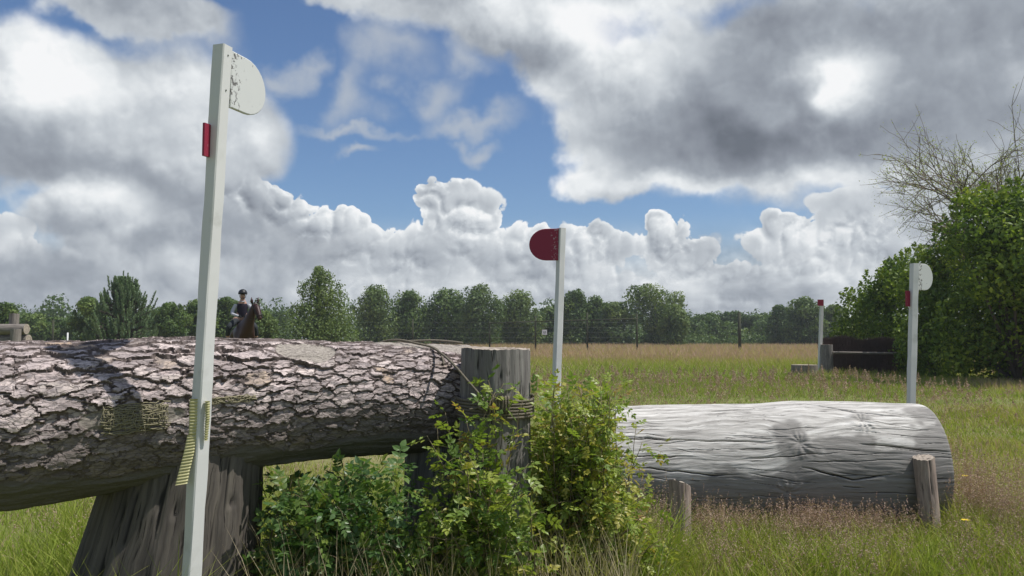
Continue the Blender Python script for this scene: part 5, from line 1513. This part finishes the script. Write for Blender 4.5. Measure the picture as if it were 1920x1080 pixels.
# bridle
mb = MB()
for (c, ax_, r1) in (((.235, -1.31, 1.75), (.03, -.09, -.16), .072), ((.17, -1.11, 2.06), (.03, -.09, -.1), .098)):
    c = np.array(c); ax_ = np.array(ax_) / np.linalg.norm(ax_); u = np.cross(ax_, [1, 0, 0]); u /= np.linalg.norm(u); v = np.cross(ax_, u)
    a = np.linspace(0, 2 * math.pi, 20); V, q, t = tube_arr(c + r1 * (np.cos(a)[:, None] * u * 1.1 + np.sin(a)[:, None] * v), .009, 5, cap=False); mb.add(V, q, t)
for sx_ in (-1, 1):
    V, q, t = tube_arr([(.17 + sx_ * .09, -1.10, 2.03), (.235 + sx_ * .07, -1.31, 1.76), (.24 + sx_ * .07, -1.33, 1.70)], .008, 5); mb.add(V, q, t)
    V, q, t = tube_arr([(.24 + sx_ * .07, -1.33, 1.70), (.12 + sx_ * .14, -.8, 1.66), (-.03 + sx_ * .08, -.42, 1.76)], .007, 5); mb.add(V, q, t)
local(mb, 'bridle', M_dark, horse)
mb = MB(); V, q, t = tube_arr([(0, .28, 1.68), (0, .1, 1.60), (0, -.2, 1.63)], [.12, .16, .10], 10); V[:, 2] = 1.62 + (V[:, 2] - 1.62) * .55; V[:, 0] *= 1.5; mb.add(V, q, t); local(mb, 'saddle', M_dark, horse)
for sx_ in (-1, 1):
    mb = MB(); a = np.linspace(0, 2 * math.pi, 16); V, q, t = tube_arr(np.stack([sx_ * .40 + .07 * np.cos(a), -.14 + 0 * a, .98 + .08 * np.sin(a)], 1), .012, 5, cap=False); mb.add(V, q, t); local(mb, 'stirrup', M_wire, horse)

horse.rotation_euler = (0, 0, math.radians(25))
rider = empty('person', (hx - 0.04, HD, 1.62), 'rider in black helmet, dark vest and white sleeves on the bay horse', 'person')
M_skin = plain('face_skin', (0.42, 0.25, 0.19), 0.6, 0.3, 0.08, 5)
M_vest = plain('dark_vest', (0.022, 0.018, 0.030), 0.8, 0.2, 0.3, 12)
M_shirt = plain('white_sleeves', (0.42, 0.42, 0.46), 0.8, 0.2, 0.06, 9)
M_breech = plain('grey_breeches', (0.03, 0.035, 0.04), 0.8, 0.2, 0.2, 9)
J = [(0, 0, .12, .15, .12), (0, -.02, .30, .125, .10), (0, -.05, .47, .15, .10), (0, -.06, .56, .10, .08), (0, -.07, .62, .05, .05), (0, -.09, .70, .075, .085), (0, -.10, .78, .08, .095),
     (-.15, 0, .08, .09), (-.33, -.30, -.12, .065), (-.37, -.12, -.45, .05), (-.38, -.10, -.60, .04), (-.40, -.26, -.64, .035),
     (.15, 0, .08, .09), (.33, -.30, -.12, .065), (.37, -.12, -.45, .05), (.38, -.10, -.60, .04), (.40, -.26, -.64, .035)]
E = [(0, 1), (1, 2), (2, 3), (3, 4), (4, 5), (5, 6), (0, 7), (7, 8), (8, 9), (9, 10), (10, 11), (0, 12), (12, 13), (13, 14), (14, 15), (15, 16)]
skin('body', J, E, M_skin, rider, 2)
J = [(0, 0, .10, .165, .135), (0, -.02, .30, .140, .115), (0, -.05, .47, .168, .118), (0, -.055, .555, .09, .075)]
skin('vest', J, [(0, 1), (1, 2), (2, 3)], M_vest, rider, 2)
for sx_ in (-1, 1):
    skin('sleeve', [(sx_ * .15, -.05, .50, .062), (sx_ * .25, -.06, .30, .05), (sx_ * .26, -.12, .22, .045), (sx_ * .10, -.38, .16, .032)], [(0, 1), (1, 2), (2, 3)], M_shirt, rider, 2)
    skin('trouser_leg', [(sx_ * .12, 0, .08, .105), (sx_ * .33, -.31, -.12, .075), (sx_ * .365, -.15, -.38, .06)], [(0, 1), (1, 2)], M_breech, rider, 2)
    skin('boot', [(sx_ * .365, -.16, -.36, .066), (sx_ * .38, -.10, -.60, .048), (sx_ * .40, -.28, -.66, .038)], [(0, 1), (1, 2)], M_dark, rider, 2)
    # gloved hand with fingers closed on the rein
    hand = [(sx_ * .10, -.38, .16, .026), (sx_ * .075, -.43, .15, .030)]
    ed = [(0, 1)]
    for f in range(4):
        k = len(hand); hand += [(sx_ * .05, -.46, .165 - .016 * f, .009), (sx_ * .03, -.445, .163 - .016 * f, .008), (sx_ * .035, -.42, .162 - .016 * f, .007)]; ed += [(1, k), (k, k + 1), (k + 1, k + 2)]
    k = len(hand); hand += [(sx_ * .075, -.45, .185, .009), (sx_ * .05, -.455, .19, .008)]; ed += [(1, k), (k, k + 1)]
    skin('glove', hand, ed, M_dark, rider, 1)
# helmet with peak, hair, nose, eyes
mb = MB(); k1, k2 = 14, 24
V = []
for i in range(k1 + 1):
    ph = i / k1 * 1.75
    for j in range(k2):
        a = j * 2 * math.pi / k2; V.append((.118 * math.sin(ph) * math.cos(a), -.10 + .138 * math.sin(ph) * math.sin(a), .775 + .118 * math.cos(ph)))
mb.add(np.array(V), grid_quads(k1 + 1, k2))
pk = [(.10 * math.cos(a), -.10 - .12 * abs(math.sin(a)) - .055 * math.sin(a), .785) for a in np.linspace(0, math.pi, 11)]
pk2 = [(.09 * math.cos(a), -.10 - .11 * abs(math.sin(a)), .80) for a in np.linspace(0, math.pi, 11)]
mb.add(np.array(pk + pk2), [(i, i + 1, i + 12, i + 11) for i in range(10)]); local(mb, 'helmet', M_dark, rider)
mb = MB()
for sx_ in (-1, 1):
    V, q, t = tube_arr([(sx_ * .095, -.09, .76), (sx_ * .07, -.13, .66), (0, -.15, .625)], .006, 5); mb.add(V, q, t)
local(mb, 'chin_strap', M_dark, rider)
mb = MB(); V, q, t = tube_arr([(0, -.19, .735), (0, -.212, .70), (0, -.19, .69)], [.008, .014, .008], 6); mb.add(V, q, t); local(mb, 'nose', M_skin, rider)
for sx_ in (-1, 1):
    mb = MB(); V, q, t = tube_arr([(sx_ * .03, -.182, .745), (sx_ * .03, -.19, .745)], [.012, .008], 8); mb.add(V, q, t); local(mb, 'eye', M_dark, rider)
mb = MB(); V, q, t = tube_arr([(-.025, -.184, .668), (0, -.192, .666), (.025, -.184, .668)], .005, 5); mb.add(V, q, t); local(mb, 'mouth', M_red, rider)
mb = MB(); V, q, t = tube_arr([(-.06, -.13, .57), (0, -.16, .55), (.06, -.13, .57)], .014, 6); mb.add(V, q, t); local(mb, 'collar', M_shirt, rider)

rider.rotation_euler = (0, 0, math.radians(20))

# ------------------------------------------------------------------ haze
def haze():
    V, q, t = box_arr((0, 0, 5.5), 3300, 3300, 13.0)
    m = bpy.data.materials.new('haze_air'); m.use_nodes = True; nt = m.node_tree; nt.nodes.clear()
    v = nt.nodes.new('ShaderNodeVolumePrincipled'); v.inputs['Density'].default_value = 0.0006
    v.inputs['Color'].default_value = (0.86, 0.91, 0.97, 1); v.inputs['Anisotropy'].default_value = 0.3
    o_ = nt.nodes.new('ShaderNodeOutputMaterial'); nt.links.new(v.outputs[0], o_.inputs['Volume'])
    o = obj('haze', V, q, t, m, smooth=False); tag(o, kind='stuff')
haze()
